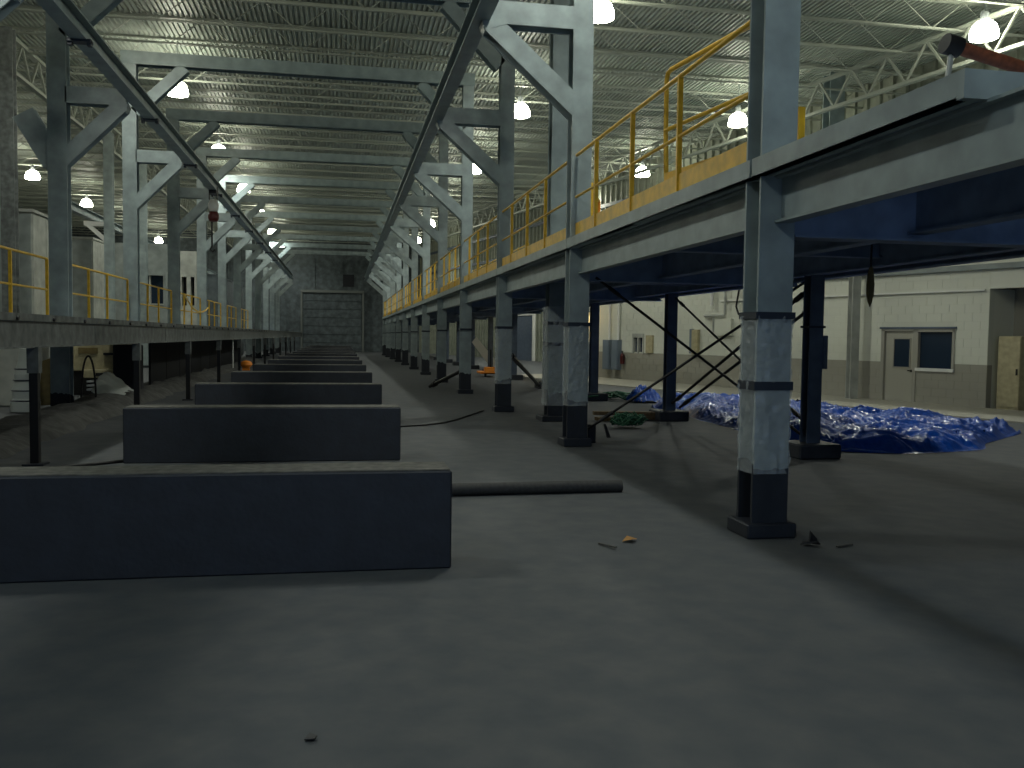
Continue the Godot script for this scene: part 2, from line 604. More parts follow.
func build_lamps() -> void:
	# bell of white glass under a ballast housing, hung from the joists
	var proto: Node3D = null
	var home := Vector3(-5.35, 9.42, 9.8)
	var rows := [[-5.35, "over the walkway side of the aisle", [9.8, -9.2, 0.3, 21.5, 31.8, 42.0, 52.4, 63.0, 73.5, 84.0]],  # those nearest the camera are out of view, placed to light the aisle
		[6.2, "over the yellow-railed platform", [10.8, -8.6, 1.1, 21.85, 31.95, 43.3, 54.0, 65.0, 76.5]],  # nearest ones are out of view, placed to light the first columns
		[14.2, "over the yard beside the office block", [21.05, 31.4, 42.1, 52.0, 61.9, 72.4]],
		[-15.7, "over the neighbouring line", [30.0, 40.4, 50.95, 61.0, 72.3, 83.7]]]  # nearest one is out of view, placed to light beyond the walkway
	for row in rows:
		var k := 0
		for z in row[2]:
			var xx: float = row[0]
			if row[0] == 14.2 and k == 0:
				xx = 16.2
			if row[0] == 6.2 and z < 15.0:
				xx = 3.5
			var order: Array = row[2].duplicate()
			order.sort()
			var label: String = "glowing bell-shaped high-bay lamp %s, %s in its row" % [row[1], ORD[order.find(z)]]
			var o: Node3D
			if proto == null:
				o = thing("high_bay_lamp", label, "lamp", home)
				var b := MB.new()
				b.lathe(home, [Vector2(0.001, 0.0), Vector2(0.31, 0.0), Vector2(0.345, 0.015), Vector2(0.355, 0.07), Vector2(0.335, 0.2), Vector2(0.285, 0.33), Vector2(0.2, 0.42), Vector2(0.11, 0.45), Vector2(0.001, 0.45)], 28)
				obj("bell_diffuser", b, M.lamp_glass, o)
				b = MB.new()
				b.lathe(home, [Vector2(0.001, 0.455), Vector2(0.09, 0.455), Vector2(0.10, 0.48), Vector2(0.10, 0.66), Vector2(0.08, 0.70), Vector2(0.001, 0.70)], 16)
				var bh := obj("ballast_housing", b, M.galvanised, o)
				b = MB.new()
				b.tube([home + Vector3(0, 0.70, 0), home + Vector3(0, ROOF + 0.1 - 9.42, 0)], 0.018, 6)
				obj("hanger_rod", b, M.galvanised, bh)
				var l := SpotLight3D.new()
				l.name = "lamp_light"
				l.spot_angle = 84.0
				l.spot_angle_attenuation = 0.6
				l.rotation_degrees.x = -90.0
				l.light_color = LAMP_COLOR
				l.light_energy = LAMP_ENERGY
				l.light_size = 0.2
				l.spot_range = 120.0
				l.spot_attenuation = 2.0
				l.shadow_enabled = true
				l.position = Vector3(0, -0.1, 0)
				o.add_child(l)
				proto = o
			else:
				o = dup(proto, "high_bay_lamp", Vector3(xx, 9.42, z) - home, label)
				if row[0] == 14.2:
					(o.get_node("lamp_light") as Light3D).light_energy = LAMP_ENERGY * 1.5
				elif row[0] == -5.35:
					(o.get_node("lamp_light") as Light3D).light_energy = LAMP_ENERGY * 0.75
				if z < 5.0:      # unseen cool lamps, out of view, placed to light near columns and floor
					var cool: Light3D = o.get_node("lamp_light")
					cool.light_color = Color(0.76, 0.88, 1.0)
					cool.light_energy = LAMP_ENERGY * (0.38 if row[0] > 0.0 else 0.6)
			k += 1


# ---------- office block on the yard side ----------
var OA := Vector3(15.47, 0, 19.53)
var OT := Vector3(-0.31315, 0, 0.9497)       # along its long wall, away from the camera
var ON := Vector3(-0.9497, 0, -0.31315)      # out of that wall

func op(s: float, y: float, out := 0.0) -> Vector3:
	return OA + OT * s + Vector3(0, y, 0) + ON * out

func obx(b: MB, s0: float, s1: float, y0: float, y1: float, o0: float, o1: float) -> void:
	b.obox(op((s0 + s1) / 2, (y0 + y1) / 2, (o0 + o1) / 2), OT * (s1 - s0) / 2, Vector3(0, (y1 - y0) / 2, 0), ON * (o1 - o0) / 2)

func build_office() -> void:
	var H := 3.424
	var L := 20.0
	# backing (mortar) with holes for the door, windows
	var holes := [[0.92, 3.08, 0.86, 1.96], [2.0, 3.08, 0.0, 0.9], [13.76, 14.36, 1.1, 1.65]]
	var b := MB.new()
	var cuts := [0.0, 0.92, 2.0, 3.08, 13.76, 14.36, L]
	var ycut := [0.0, 0.86, 1.07, 1.1, 1.65, 1.96, H]
	var bg := MB.new()
	for i in cuts.size() - 1:
		for j in ycut.size() - 1:
			var sm: float = (cuts[i] + cuts[i + 1]) / 2
			var ym: float = (ycut[j] + ycut[j + 1]) / 2
			var hole := false
			for h in holes:
				if sm > h[0] and sm < h[1] and ym > h[2] and ym < h[3]:
					hole = true
			if not hole:
				obx(bg if ym < 1.07 else b, cuts[i], cuts[i + 1], ycut[j], ycut[j + 1], -0.2, -0.008)
	var w := struct("wall_office", b, M.mortar, "two-tone block wall of the office, white above grey", "wall")
	obj("lower_course_bed", bg, M.mortar_grey, w)
	# concrete blocks: the near ones singly, the far ones together
	var far_w := MB.new()
	var far_g := MB.new()
	var ch := 0.214
	var bl := 0.43
	var count := 0
	for c in 16:
		var s := -0.215 if c % 2 else 0.0
		while s < L:
			var s0: float = max(s, 0.0) + 0.005
			var s1: float = min(s + bl, L) - 0.005
			var y0 := c * ch + 0.005
			var y1 := (c + 1) * ch - 0.005
			s += bl
			# clip against holes
			var skip := false
			for h in holes:
				if y1 > h[2] + 0.01 and y0 < h[3] - 0.01:
					if s0 >= h[0] - 0.02 and s1 <= h[1] + 0.02:
						skip = true
					elif s0 < h[0] and s1 > h[0]:
						s1 = h[0]
					elif s0 < h[1] and s1 > h[1]:
						s0 = h[1]
			if skip or s1 - s0 < 0.03:
				continue
			if s0 < 7.3 and count < 300:
				var m := MB.new()
				obx(m, s0, s1, y0, y1, -0.01, -0.003)
				obj("block", m, M.office_grey if c < 5 else M.office_white, w)
				count += 1
			else:
				obx(far_g if c < 5 else far_w, s0, s1, y0, y1, -0.01, 0.0)
	tag(obj("block_courses_white", far_w, M.office_white, w), "", "", "", "stuff")
	tag(obj("block_courses_grey", far_g, M.office_grey, w), "", "", "", "stuff")
	# ledges and the upper wall
	b = MB.new()
	obx(b, -5.0, L, 3.40, 3.53, -0.15, 0.10)
	struct("trim_1", b, M.panel_grey, "grey ledge along the top of the office blockwork", "ledge")
	b = MB.new()
	obx(b, 0.1, 9.5, 2.885, 2.925, -0.01, 0.07)
	struct("trim_2", b, M.white, "thin bright angle strip along the office wall", "trim")
	b = MB.new()
	obx(b, -5.0, L, 3.53, 5.6, -0.35, -0.05)
	struct("wall_office_upper", b, M.office_white, "plain white upper wall of the office block", "wall")
	b = MB.new()
	obx(b, -5.0, L, 5.6, 5.75, -6.0, 0.0)
	struct("roof_office", b, M.panel_grey, "flat roof of the office block", "roof")
	# the alcove at its near corner
	b = MB.new()
	obx(b, -5.0, 0.0, 2.93, 3.40, -0.2, 0.0)
	struct("lintel_office", b, M.office_white, "white lintel over the dark alcove", "lintel")
	b = MB.new()
	obx(b, 0.0, 0.2, 0.0, 2.93, -1.0, -0.2)
	struct("wall_alcove_side", b, M.office_white, "side wall of the alcove", "wall")
	b = MB.new()
	obx(b, -5.0, 0.2, 0.0, 3.4, -1.2, -1.0)
	struct("wall_alcove_back", b, M.office_grey, "back wall of the alcove", "wall")
	b = MB.new()
	obx(b, -5.0, 0.2, 3.0, 3.2, -1.0, -0.2)
	struct("ceiling_alcove", b, M.office_grey, "soffit of the alcove", "ceiling")
	# cream cabinet in the alcove
	var k := thing("metal_cabinet", "tall cream cabinet standing in the dark alcove at the office corner", "cabinet", op(-0.46, 0, -0.4))
	b = MB.new()
	obx(b, -0.74, -0.18, 0.0, 1.78, -0.65, -0.15)
	obj("body", b, M.cream, k)
	b = MB.new()
	obx(b, -0.73, -0.19, 0.08, 1.75, -0.15, -0.13)
	var cd := obj("cabinet_door", b, M.cream, k)
	b = MB.new()
	obx(b, -0.69, -0.66, 0.85, 1.0, -0.13, -0.10)
	obj("handle", b, M.black, cd)
	# door with its lite, and the window beside it
	b = MB.new()
	obx(b, 2.08, 2.98, 0.01, 1.90, -0.10, -0.055)
	var d := struct("door_3", b, M.door_paint, "pale office door with a dark glass lite", "door")
	b = MB.new()
	obx(b, 2.22, 2.70, 0.95, 1.69, -0.058, -0.05)
	obj("glass_lite", b, M.dark_glass, d)
	b = MB.new()
	for e in [[2.19, 2.22, 0.92, 1.72], [2.70, 2.73, 0.92, 1.72]]:
		obx(b, e[0], e[1], e[2], e[3], -0.06, -0.035)
	for e in [[2.19, 2.73, 0.92, 0.95], [2.19, 2.73, 1.69, 1.72]]:
		obx(b, e[0], e[1], e[2], e[3], -0.06, -0.035)
	obj("lite_frame", b, M.frame_paint, d)
	b = MB.new()
	obx(b, 2.11, 2.15, 0.82, 0.88, -0.06, 0.0)
	obx(b, 2.11, 2.24, 0.84, 0.87, -0.02, 0.0)
	obj("lever_handle", b, M.black, d)
	b = MB.new()
	obx(b, 2.98, 3.08, 0.0, 1.98, -0.12, 0.02)
	obx(b, 1.98, 2.08, 0.0, 1.98, -0.12, 0.02)
	obx(b, 1.98, 3.08, 1.90, 1.98, -0.12, 0.02)
	obj("door_frame", b, M.frame_paint, d)
	b = MB.new()
	obx(b, 0.95, 1.98, 0.94, 1.88, -0.09, -0.08)
	var wn := struct("window_1", b, M.dark_glass, "dark office window beside the pale door", "window")
	b = MB.new()
	obx(b, 0.88, 1.98, 0.86, 0.94, -0.12, 0.05)
	obj("window_sill", b, M.white, wn)
	b = MB.new()
	obx(b, 0.88, 0.95, 0.94, 1.96, -0.12, 0.02)
	obx(b, 1.93, 1.98, 0.94, 1.96, -0.12, 0.02)
	obx(b, 0.88, 1.98, 1.88, 1.96, -0.12, 0.02)
	obj("window_frame", b, M.frame_paint, wn)
	b = MB.new()
	obx(b, 0.84, 3.12, 1.96, 2.01, -0.02, 0.05)
	struct("trim_3", b, M.navy_steel, "dark drip strip above the office door and window", "trim")
	# small far window
	b = MB.new()
	obx(b, 13.78, 14.34, 1.1, 1.65, -0.09, -0.08)
	wn = struct("window_2", b, M.dark_glass, "small dark double window far along the office wall", "window")
	b = MB.new()
	obx(b, 13.70, 13.78, 1.05, 1.76, -0.1, 0.03)
	obx(b, 14.02, 14.10, 1.05, 1.76, -0.1, 0.03)
	obx(b, 14.34, 14.42, 1.05, 1.76, -0.1, 0.03)
	obx(b, 13.70, 14.42, 1.65, 1.80, -0.1, 0.03)
	obj("window_frame", b, M.panel_pale, wn)
	# notice boards / flat cabinets
	b = MB.new()
	obx(b, 13.12, 13.5, 1.08, 1.74, 0.0, 0.08)
	single("wall_box", "narrow pale box on the office wall beside the small double window", "box", b, M.cream)
	var pc := thing("wall_panel", "pale wall cabinet with a dark edge between the cross braces, on the office wall", "cabinet", op(10.75, 1.1, 0.05))
	b = MB.new()
	obx(b, 10.55, 10.85, 1.1, 1.95, 0.0, 0.12)
	obj("body", b, M.cream, pc)
	b = MB.new()
	obx(b, 10.86, 11.0, 1.12, 1.97, 0.0, 0.09)
	obj("side_cover", b, M.blue_grey, pc)
	for e in [[15.72, 16.14, "first"], [15.12, 15.52, "second"]]:
		var ep := thing("electrical_panel", "tall grey electrical panel with conduit on the far office wall, %s from its far end" % e[2], "electrical panel", op(e[0], 0.4, 0.05))
		b = MB.new()
		obx(b, e[0], e[1], 0.38, 1.55, 0.0, 0.2)
		obj("body", b, M.blue_grey, ep)
		b = MB.new()
		obx(b, e[0] + 0.03, e[1] - 0.03, 0.42, 1.51, 0.2, 0.215)
		obj("cover", b, M.blue_grey, ep)
		b = MB.new()
		b.tube([op((e[0] + e[1]) / 2 - 0.1, 1.55, 0.1), op((e[0] + e[1]) / 2 - 0.1, 3.4, 0.1)], 0.05, 8)
		obj("conduit", b, M.white, ep)
	var fe := thing("fire_extinguisher", "red fire extinguisher on the far office wall", "extinguisher", op(14.93, 0.62, 0.1))
	b = MB.new()
	b.lathe(op(14.93, 0.62, 0.1), [Vector2(0.001, 0), Vector2(0.075, 0), Vector2(0.085, 0.03), Vector2(0.085, 0.32), Vector2(0.05, 0.4), Vector2(0.03, 0.43), Vector2(0.001, 0.43)], 14)
	obj("cylinder", b, M.red, fe)
	b = MB.new()
	b.lathe(op(14.93, 1.05, 0.1), [Vector2(0.001, 0), Vector2(0.035, 0), Vector2(0.035, 0.08), Vector2(0.001, 0.08)], 10)
	obj("valve", b, M.black, fe)
	b = MB.new()
	b.tube([op(14.93, 1.1, 0.12), op(14.83, 1.08, 0.15), op(14.8, 0.9, 0.16), op(14.81, 0.75, 0.16)], 0.015, 6)
	obj("hose", b, M.black, fe)
	# pipes on the wall near the braces
	b = MB.new()
	b.tube([op(9.85, 3.4, 0.12), op(9.85, 2.75, 0.12)], 0.07, 8)
	single("stub_pipe", "short white stub pipe hanging at the top of the office wall", "pipe", b, M.white)
	b = MB.new()
	b.tube([op(9.2, 3.4, 0.12), op(9.2, 2.48, 0.12), op(9.22, 2.42, 0.12), op(10.2, 2.42, 0.12), op(10.2, 2.42, 0.1), op(9.75, 2.42, 0.1)], 0.045, 8)
	b.tube([op(9.75, 2.42, 0.12), op(9.75, 1.85, 0.12)], 0.035, 8)
	single("conduit_run", "white conduit with an elbow on the office wall behind the braces", "conduit", b, M.panel_pale)
	b = MB.new()
	obx(b, 8.9, 9.7, 1.75, 2.3, 0.0, 0.12)
	single("wall_hatch", "faint pale hatch cover under the conduit elbow", "hatch", b, M.office_white)
	b = MB.new()
	b.tube([op(8.6, 3.4, 0.06), op(8.65, 3.0, 0.08), op(8.72, 2.7, 0.08), op(8.62, 2.45, 0.06), op(8.4, 2.35, 0.05)], 0.03, 6)
	single("wall_cable", "black cable looping down the office wall beside the wrapped column", "cable", b, M.black)
	b = MB.new()
	b.tube([op(12.15, 0.0, 0.05), op(12.15, 3.4, 0.05)], 0.035, 8)
	single("downpipe", "thin dark downpipe on the office wall beside a dark post", "pipe", b, M.blue_grey)
	# blue door with the lamp over it, at the far end
	b = MB.new()
	obx(b, 17.3, 18.3, 0.02, 1.45, 0.0, 0.05)
	struct("door_4", b, M.blue_grey, "blue-grey door at the far end of the office wall", "door")
	var wlm := thing("wall_lamp", "small warm lamp glowing on the far office wall above the blue-grey door", "lamp", op(17.8, 2.55, 0.15))
	b = MB.new()
	obx(b, 17.45, 18.1, 2.5, 2.66, 0.05, 0.16)
	obj("glass", b, M.wall_lamp_glass, wlm)
	b = MB.new()
	obx(b, 17.4, 18.15, 2.66, 2.72, 0.0, 0.2)
	obj("hood", b, M.galvanised, wlm)
	var l := OmniLight3D.new()
	l.name = "lamp_light"
	l.light_color = Color(1.0, 0.86, 0.58)
	l.light_energy = 0.6
	l.light_size = 0.1
	l.omni_range = 60.0
	l.omni_attenuation = 2.0
	l.shadow_enabled = true
	l.position = V(ON.x * 0.25, -0.05, ON.z * 0.25)
	wlm.add_child(l)
	# lavender post in front of the office wall
	b = MB.new()
	var p := op(3.66, 0, 0.45)
	b.ibeam(p, p + Vector3(0, 5.2, 0), 0.24, 0.24, 0.02, 0.014, Vector3(0, 0, 1))
	var ps := thing("yard_column", "slim pale grey column standing before the office wall behind the blue tarp", "column", p)
	obj("shaft", b, M.panel_pale, ps)
	b = MB.new()
	b.box(p.x - 0.2, p.x + 0.2, 0, 0.03, p.z - 0.2, p.z + 0.2)
	obj("base_plate", b, M.panel_pale, ps)
	# tall building column and the yard curb
	b = MB.new()
	var q := Vector3(16.95, 0, 29.6)
	b.ibeam(q, q + Vector3(0, ROOF - 0.05, 0), 0.55, 0.5, 0.04, 0.03, Vector3(0, 0, 1))
	single("building_column", "tall building column by the skewed outer wall, seen just above the platform edge", "column", b, M.beam_steel)
	# pale apron before the office
	b = MB.new()
	b.slab([op(-3, 0.0, 0.0), op(L, 0.0, 0.0), op(L, 0.0, 3.0), op(-3, 0.0, 3.0)], Vector3(0, 0.03, 0))
	struct("floor_apron", b, M.office_grey, "pale concrete apron along the office wall", "floor")


# ---------- columns ----------
func wrap_film(b: MB, x0: float, x1: float, z0: float, z1: float, y0: float, y1: float, seed_: int) -> void:
	var f := FastNoiseLite.new()
	f.seed = seed_
	f.frequency = 1.6
	var per := []
	for e in [[Vector3(x0, 0, z0), Vector3(x1, 0, z0), Vector3(0, 0, -1)], [Vector3(x1, 0, z0), Vector3(x1, 0, z1), Vector3(1, 0, 0)], [Vector3(x1, 0, z1), Vector3(x0, 0, z1), Vector3(0, 0, 1)], [Vector3(x0, 0, z1), Vector3(x0, 0, z0), Vector3(-1, 0, 0)]]:
		for k in 8:
			per.append([e[0].lerp(e[1], k / 8.0), e[2]])
	var rows := 46
	for i in rows:
		for k in per.size():
			var q := []
			for c in [[i, k], [i, k + 1], [i + 1, k + 1], [i + 1, k]]:
				var pr = per[c[1] % per.size()]
				var y: float = lerp(y0, y1, float(c[0]) / rows)
				var p: Vector3 = pr[0]
				var d := 0.005 + 0.040 * absf(f.get_noise_3d((p.x + p.z) * 7.0, y * 3.0 + p.x * 6.0, p.z * 7.0))
				q.append(p + pr[1] * d + Vector3(0, y, 0))
			var nn: Vector3 = (q[1] - q[0]).cross(q[3] - q[0]).normalized()
			if nn.dot(per[k][1]) < 0:
				nn = -nn
			b.quad(q[0], q[1], q[2], q[3], nn)

func ragged_coat(b: MB, cx: float, cz: float, wd: float, dp: float, tf: float, tw: float, lo: float, hi: float) -> void:
	# black coating over the foot of an I section, its top edge brushed unevenly
	var o := 0.004
	var a := wd / 2 + o
	var c := dp / 2 + o
	var e := dp / 2 - tf - o
	var t := tw / 2 + o
	var poly := [Vector2(-a, -c), Vector2(a, -c), Vector2(a, -e), Vector2(t, -e), Vector2(t, e), Vector2(a, e), Vector2(a, c), Vector2(-a, c), Vector2(-a, e), Vector2(-t, e), Vector2(-t, -e), Vector2(-a, -e)]
	var h := rng.randf_range(lo, hi)
	for i in poly.size():
		var p: Vector2 = poly[i]
		var q: Vector2 = poly[(i + 1) % poly.size()]
		var steps: int = max(1, int((q - p).length() / 0.035))
		var out := Vector2((q - p).y, -(q - p).x).normalized()
		for k in steps:
			var u := p.lerp(q, float(k) / steps)
			var v := p.lerp(q, (k + 1.0) / steps)
			var h2: float = clamp(h + rng.randf_range(-0.035, 0.035), lo, hi)
			b.quad(Vector3(cx + u.x, 0.04, cz + u.y), Vector3(cx + v.x, 0.04, cz + v.y), Vector3(cx + v.x, h2, cz + v.y), Vector3(cx + u.x, h, cz + u.y), Vector3(out.x, 0, out.y))
			h = h2

func add_bracket(o: Node3D, cx: float, cz: float, dir: float, reach: float) -> void:
	# horizontal arm and diagonal, both I sections, welded to the column face on the aisle side
	var b := MB.new()
	var dy := -0.06 if dir < 0.0 else -0.09
	var x0 := cx + dir * 0.15
	var x1 := cx + dir * reach
	b.ibeam(Vector3(x0, 6.27 + dy, cz), Vector3(x1 - dir * 0.02, 6.27 + dy, cz), 0.32, 0.28, 0.025, 0.02, Vector3(0, 0, 1))
	obj("bracket_arm", b, M.steel, o)
	b = MB.new()
	b.ibeam(Vector3(x0 - dir * 0.1, 4.98 + dy, cz), Vector3(x1 - dir * 0.08, 6.14 + dy, cz), 0.28, 0.276, 0.025, 0.02, Vector3(0, 0, 1))
	obj("bracket_brace", b, M.steel, o)
	b = MB.new()
	b.slab([Vector3(x1 - dir * 0.34, 6.11 + dy, cz - 0.142), Vector3(x1 - dir * 0.02, 6.0 + dy, cz - 0.142), Vector3(x1 + dir * 0.03, 6.12 + dy, cz - 0.142), Vector3(x1 - dir * 0.12, 6.43 + dy, cz - 0.142), Vector3(x1 - dir * 0.34, 6.43 + dy, cz - 0.142)], Vector3(0, 0, 0.284))
	obj("bracket_gusset", b, M.steel, o)

func build_columns() -> void:
	var wd := 0.30
	var dp := 0.28
	# row that carries the yellow-railed platform
	for k in 12:
		var z: float = Z0 + BAY * k
		var c := Vector3(3.425, 0, z)
		var label := "grey steel column with black foot, %s from the camera in the row under the yellow-railed platform" % ORD[k]
		if k == 0:
			label = "big grey steel column in clear plastic wrap, closest one under the yellow-railed platform"
		var o := thing("platform_column", label, "column", c)
		var b := MB.new()
		b.ibeam(c + Vector3(0, 0.03, 0), c + Vector3(0, 8.86, 0), wd, dp, 0.025, 0.02, Vector3(0, 0, 1))
		var shaft := obj("shaft", b, M.steel, o)
		b = MB.new()
		b.cbox(c.x - 0.215, c.x + 0.215, 0.0, 0.12, z - 0.2, z + 0.2, 0.012)
		obj("base_plate", b, M.black_coat, o)
		b = MB.new()
		ragged_coat(b, c.x, c.z, wd, dp, 0.025, 0.02, 0.55, 0.62 if k == 0 else 0.85)
		obj("black_foot_coat", b, M.black_coat, shaft)
		# tape band
		b = MB.new()
		b.box(c.x - wd / 2 - 0.02, c.x + wd / 2 + 0.02, 1.775, 1.83, z - dp / 2 - 0.02, z + dp / 2 + 0.02)
		obj("tape_band", b, M.tape, o)
		if k == 0:
			b = MB.new()
			b.box(c.x - wd / 2 - 0.018, c.x + wd / 2 + 0.018, 1.20, 1.27, z - dp / 2 - 0.018, z + dp / 2 + 0.018)
			obj("tape_band", b, M.tape, o)
		if k < 3:
			b = MB.new()
			wrap_film(b, c.x - wd / 2, c.x + wd / 2, z - dp / 2, z + dp / 2, 0.52 if k == 0 else 0.6, 1.8, 50 + k)
			obj("plastic_wrap", b, M.film, o)
		if k >= 1:
			add_bracket(o, 3.425, z, -1.0, 1.46)
	# row on the walkway side
	for k in range(1, 13):
		var z: float = Z0 + BAY * k
		var c := Vector3(-5.42, 0, z)
		var o := thing("walkway_column", "grey steel column with aisle-side bracket, %s from the camera in the row behind the low walkway" % ORD[k - 1], "column", c)
		var b := MB.new()
		b.ibeam(c + Vector3(0, 0.03, 0), c + Vector3(0, 8.86, 0), wd + 0.05, dp, 0.025, 0.02, Vector3(0, 0, 1))
		var shaft := obj("shaft", b, M.steel, o)
		b = MB.new()
		b.cbox(c.x - 0.28, c.x + 0.28, 0.0, 0.10, z - 0.28, z + 0.28, 0.012)
		obj("base_plate", b, M.black_coat, o)
		b = MB.new()
		ragged_coat(b, c.x, c.z, wd + 0.05, dp, 0.025, 0.02, 0.3, 0.5)
		obj("black_foot_coat", b, M.black_coat, shaft)
		add_bracket(o, -5.42, z, 1.0, 1.27)
		if k == 2:
			b = MB.new()
			b.ibeam(Vector3(-5.5, 4.85, z + 0.02), Vector3(-6.05, 5.8, z + 0.02), 0.42, 0.2, 0.02, 0.02, Vector3(0, 0, 1))
			obj("outer_brace", b, M.steel, o)
	# neighbouring line
	var n := 0
	for k in [3, 4, 5, 6]:
		var z: float = Z0 + BAY * k
		var c := Vector3(-8.35 if k == 3 else -8.85, 0, z)
		var o := thing("outer_column", "grey column of the neighbouring line beyond the walkway, %s from the camera" % ORD[n], "column", c)
		n += 1
		var b := MB.new()
		b.ibeam(c + Vector3(0, 0.03, 0), c + Vector3(0, ROOF - 1.75, 0), 0.33, 0.28, 0.025, 0.02, Vector3(0, 0, 1))
		var shaft := obj("shaft", b, M.walkway_steel if k == 3 else M.steel, o)  # nearest shaft in darker steel, weaker light put into its colour
		b = MB.new()
		b.cbox(c.x - 0.28, c.x + 0.28, 0.0, 0.10, z - 0.28, z + 0.28, 0.012)
		obj("base_plate", b, M.black_coat, o)
		if k == 5:  # bracket in white rather than steel, strong light put into its colour
			b = MB.new()
			b.ibeam(Vector3(-8.95, 5.76, z), Vector3(-9.75, 5.76, z), 0.17, 0.2, 0.015, 0.012, Vector3(0, 0, 1))
			obj("bracket_arm", b, M.white, o)
			b = MB.new()
			b.ibeam(Vector3(-8.95, 5.12, z), Vector3(-9.6, 5.7, z), 0.15, 0.196, 0.015, 0.012, Vector3(0, 0, 1))
			obj("bracket_brace", b, M.white, o)
	# building column that rises through the platform
	var p := Vector3(4.06, 0, 17.05)
	var o2 := thing("building_column", "grey building column rising through the platform just behind the second bracketed column", "column", p)
	var b2 := MB.new()
	b2.ibeam(p + Vector3(0, 0.03, 0), p + Vector3(0, ROOF - 0.85, 0), 0.33, 0.33, 0.03, 0.022, Vector3(0, 0, 1))
	obj("shaft", b2, M.beam_steel, o2)
	b2 = MB.new()
	ragged_coat(b2, p.x, p.z, 0.33, 0.33, 0.03, 0.022, 0.35, 0.6)
	obj("black_foot_coat", b2, M.black_coat, o2)
	b2 = MB.new()
	wrap_film(b2, p.x - 0.2, p.x + 0.19, p.z - 0.19, p.z + 0.19, 0.3, 2.2, 77)
	obj("plastic_wrap", b2, M.film, o2)
	b2 = MB.new()
	b2.cbox(p.x - 0.3, p.x + 0.3, 0, 0.1, p.z - 0.3, p.z + 0.3, 0.012)
	obj("base_plate", b2, M.black_coat, o2)
	for y in [1.45, 1.85]:
		b2 = MB.new()
		b2.box(p.x - 0.2, p.x + 0.2, y, y + 0.06, p.z - 0.2, p.z + 0.2)
		obj("tape_band", b2, M.tape, o2)


func build_portals() -> void:
	for k in range(1, 13):
		var z: float = Z0 + BAY * k
		var o := thing("portal_beam", "grey cross beam high over the aisle joining the two column rows, %s from the camera" % ORD[k - 1], "beam", Vector3(-1.0, 8.65, z))
		var b := MB.new()
		b.ibeam(Vector3(-5.62, 8.69, z), Vector3(3.6, 8.69, z), 0.33, 0.30, 0.025, 0.018, Vector3(0, 0, 1))
		obj("girder", b, M.beam_steel, o)
		for s in [[-5.28, -4.05], [3.27, 2.1]]:
			b = MB.new()
			b.ibeam(Vector3(s[0], 7.30, z), Vector3(s[1], 8.52, z), 0.28, 0.28, 0.025, 0.018, Vector3(0, 0, 1))
			obj("knee_brace", b, M.beam_steel, o)


func build_runways() -> void:
	for s in [[1.93, 4.0, "runway beam hung along the bracket tips of the platform-side columns"], [-3.98, 6.0, "runway beam hung along the bracket tips of the walkway-side columns"]]:
		var x: float = s[0]
		var o := thing("runway_beam", "long grey crane " + s[2], "beam", Vector3(x, 6.1, 40))
		var b := MB.new()
		b.ibeam(Vector3(x, 6.24, s[1]), Vector3(x, 6.24, 76), 0.24, 0.32, 0.03, 0.016)
		obj("rail_section", b, M.beam_steel, o)
		var z: float = s[1] + 4.0
		while z < 60.0 and x < 0.0:
			b = MB.new()
			b.box(x - 0.17, x + 0.17, 6.045, 6.085, z - 0.09, z + 0.09)
			b.box(x - 0.17, x - 0.11, 6.0, 6.1, z - 0.05, z + 0.05)
			b.box(x + 0.11, x + 0.17, 6.0, 6.1, z - 0.05, z + 0.05)
			obj("splice_clip", b, M.tape, o)
			z += 5.2
	# runway of the neighbouring line
	var bb := MB.new()
	bb.ibeam(Vector3(-9.9, 6.24, 36), Vector3(-9.9, 6.24, 76), 0.24, 0.32, 0.03, 0.016)
	single("runway_beam", "crane runway beam of the neighbouring line, far beyond the walkway", "beam", bb, M.beam_steel)
	# hoist with its chain under the walkway-side runway
	var h := Vector3(-3.98, 5.1, 30.0)
	var o3 := thing("chain_hoist", "small red and white chain hoist hanging under the walkway-side runway beam", "hoist", h)
	var b := MB.new()
	b.box(h.x - 0.11, h.x + 0.11, 5.98, 6.08, h.z - 0.2, h.z + 0.2)
	for s in [-0.12, 0.12]:
		b.box(h.x + s - 0.01, h.x + s + 0.01, 5.8, 6.2, h.z - 0.08, h.z + 0.08)
	obj("trolley", b, M.black, o3)
	b = MB.new()
	b.lathe(h, [Vector2(0.001, 0.32), Vector2(0.12, 0.34), Vector2(0.16, 0.45), Vector2(0.16, 0.58), Vector2(0.1, 0.7), Vector2(0.001, 0.72)], 14)
	obj("motor_cover", b, M.white, o3)
	b = MB.new()
	b.lathe(h, [Vector2(0.001, 0.0), Vector2(0.13, 0.03), Vector2(0.17, 0.12), Vector2(0.17, 0.22), Vector2(0.13, 0.32), Vector2(0.001, 0.33)], 14)
	obj("chain_bucket", b, M.red, o3)
	b = MB.new()
	b.tube([h + Vector3(-0.05, 0.05, 0), h + Vector3(-0.05, -0.75, 0)], 0.03, 6)
	b.tube([h + Vector3(-0.05, -0.75, 0), h + Vector3(-0.1, -0.85, 0), h + Vector3(-0.03, -0.93, 0), h + Vector3(0.04, -0.85, 0)], 0.03, 6)
	obj("chain_hook", b, M.black, o3)


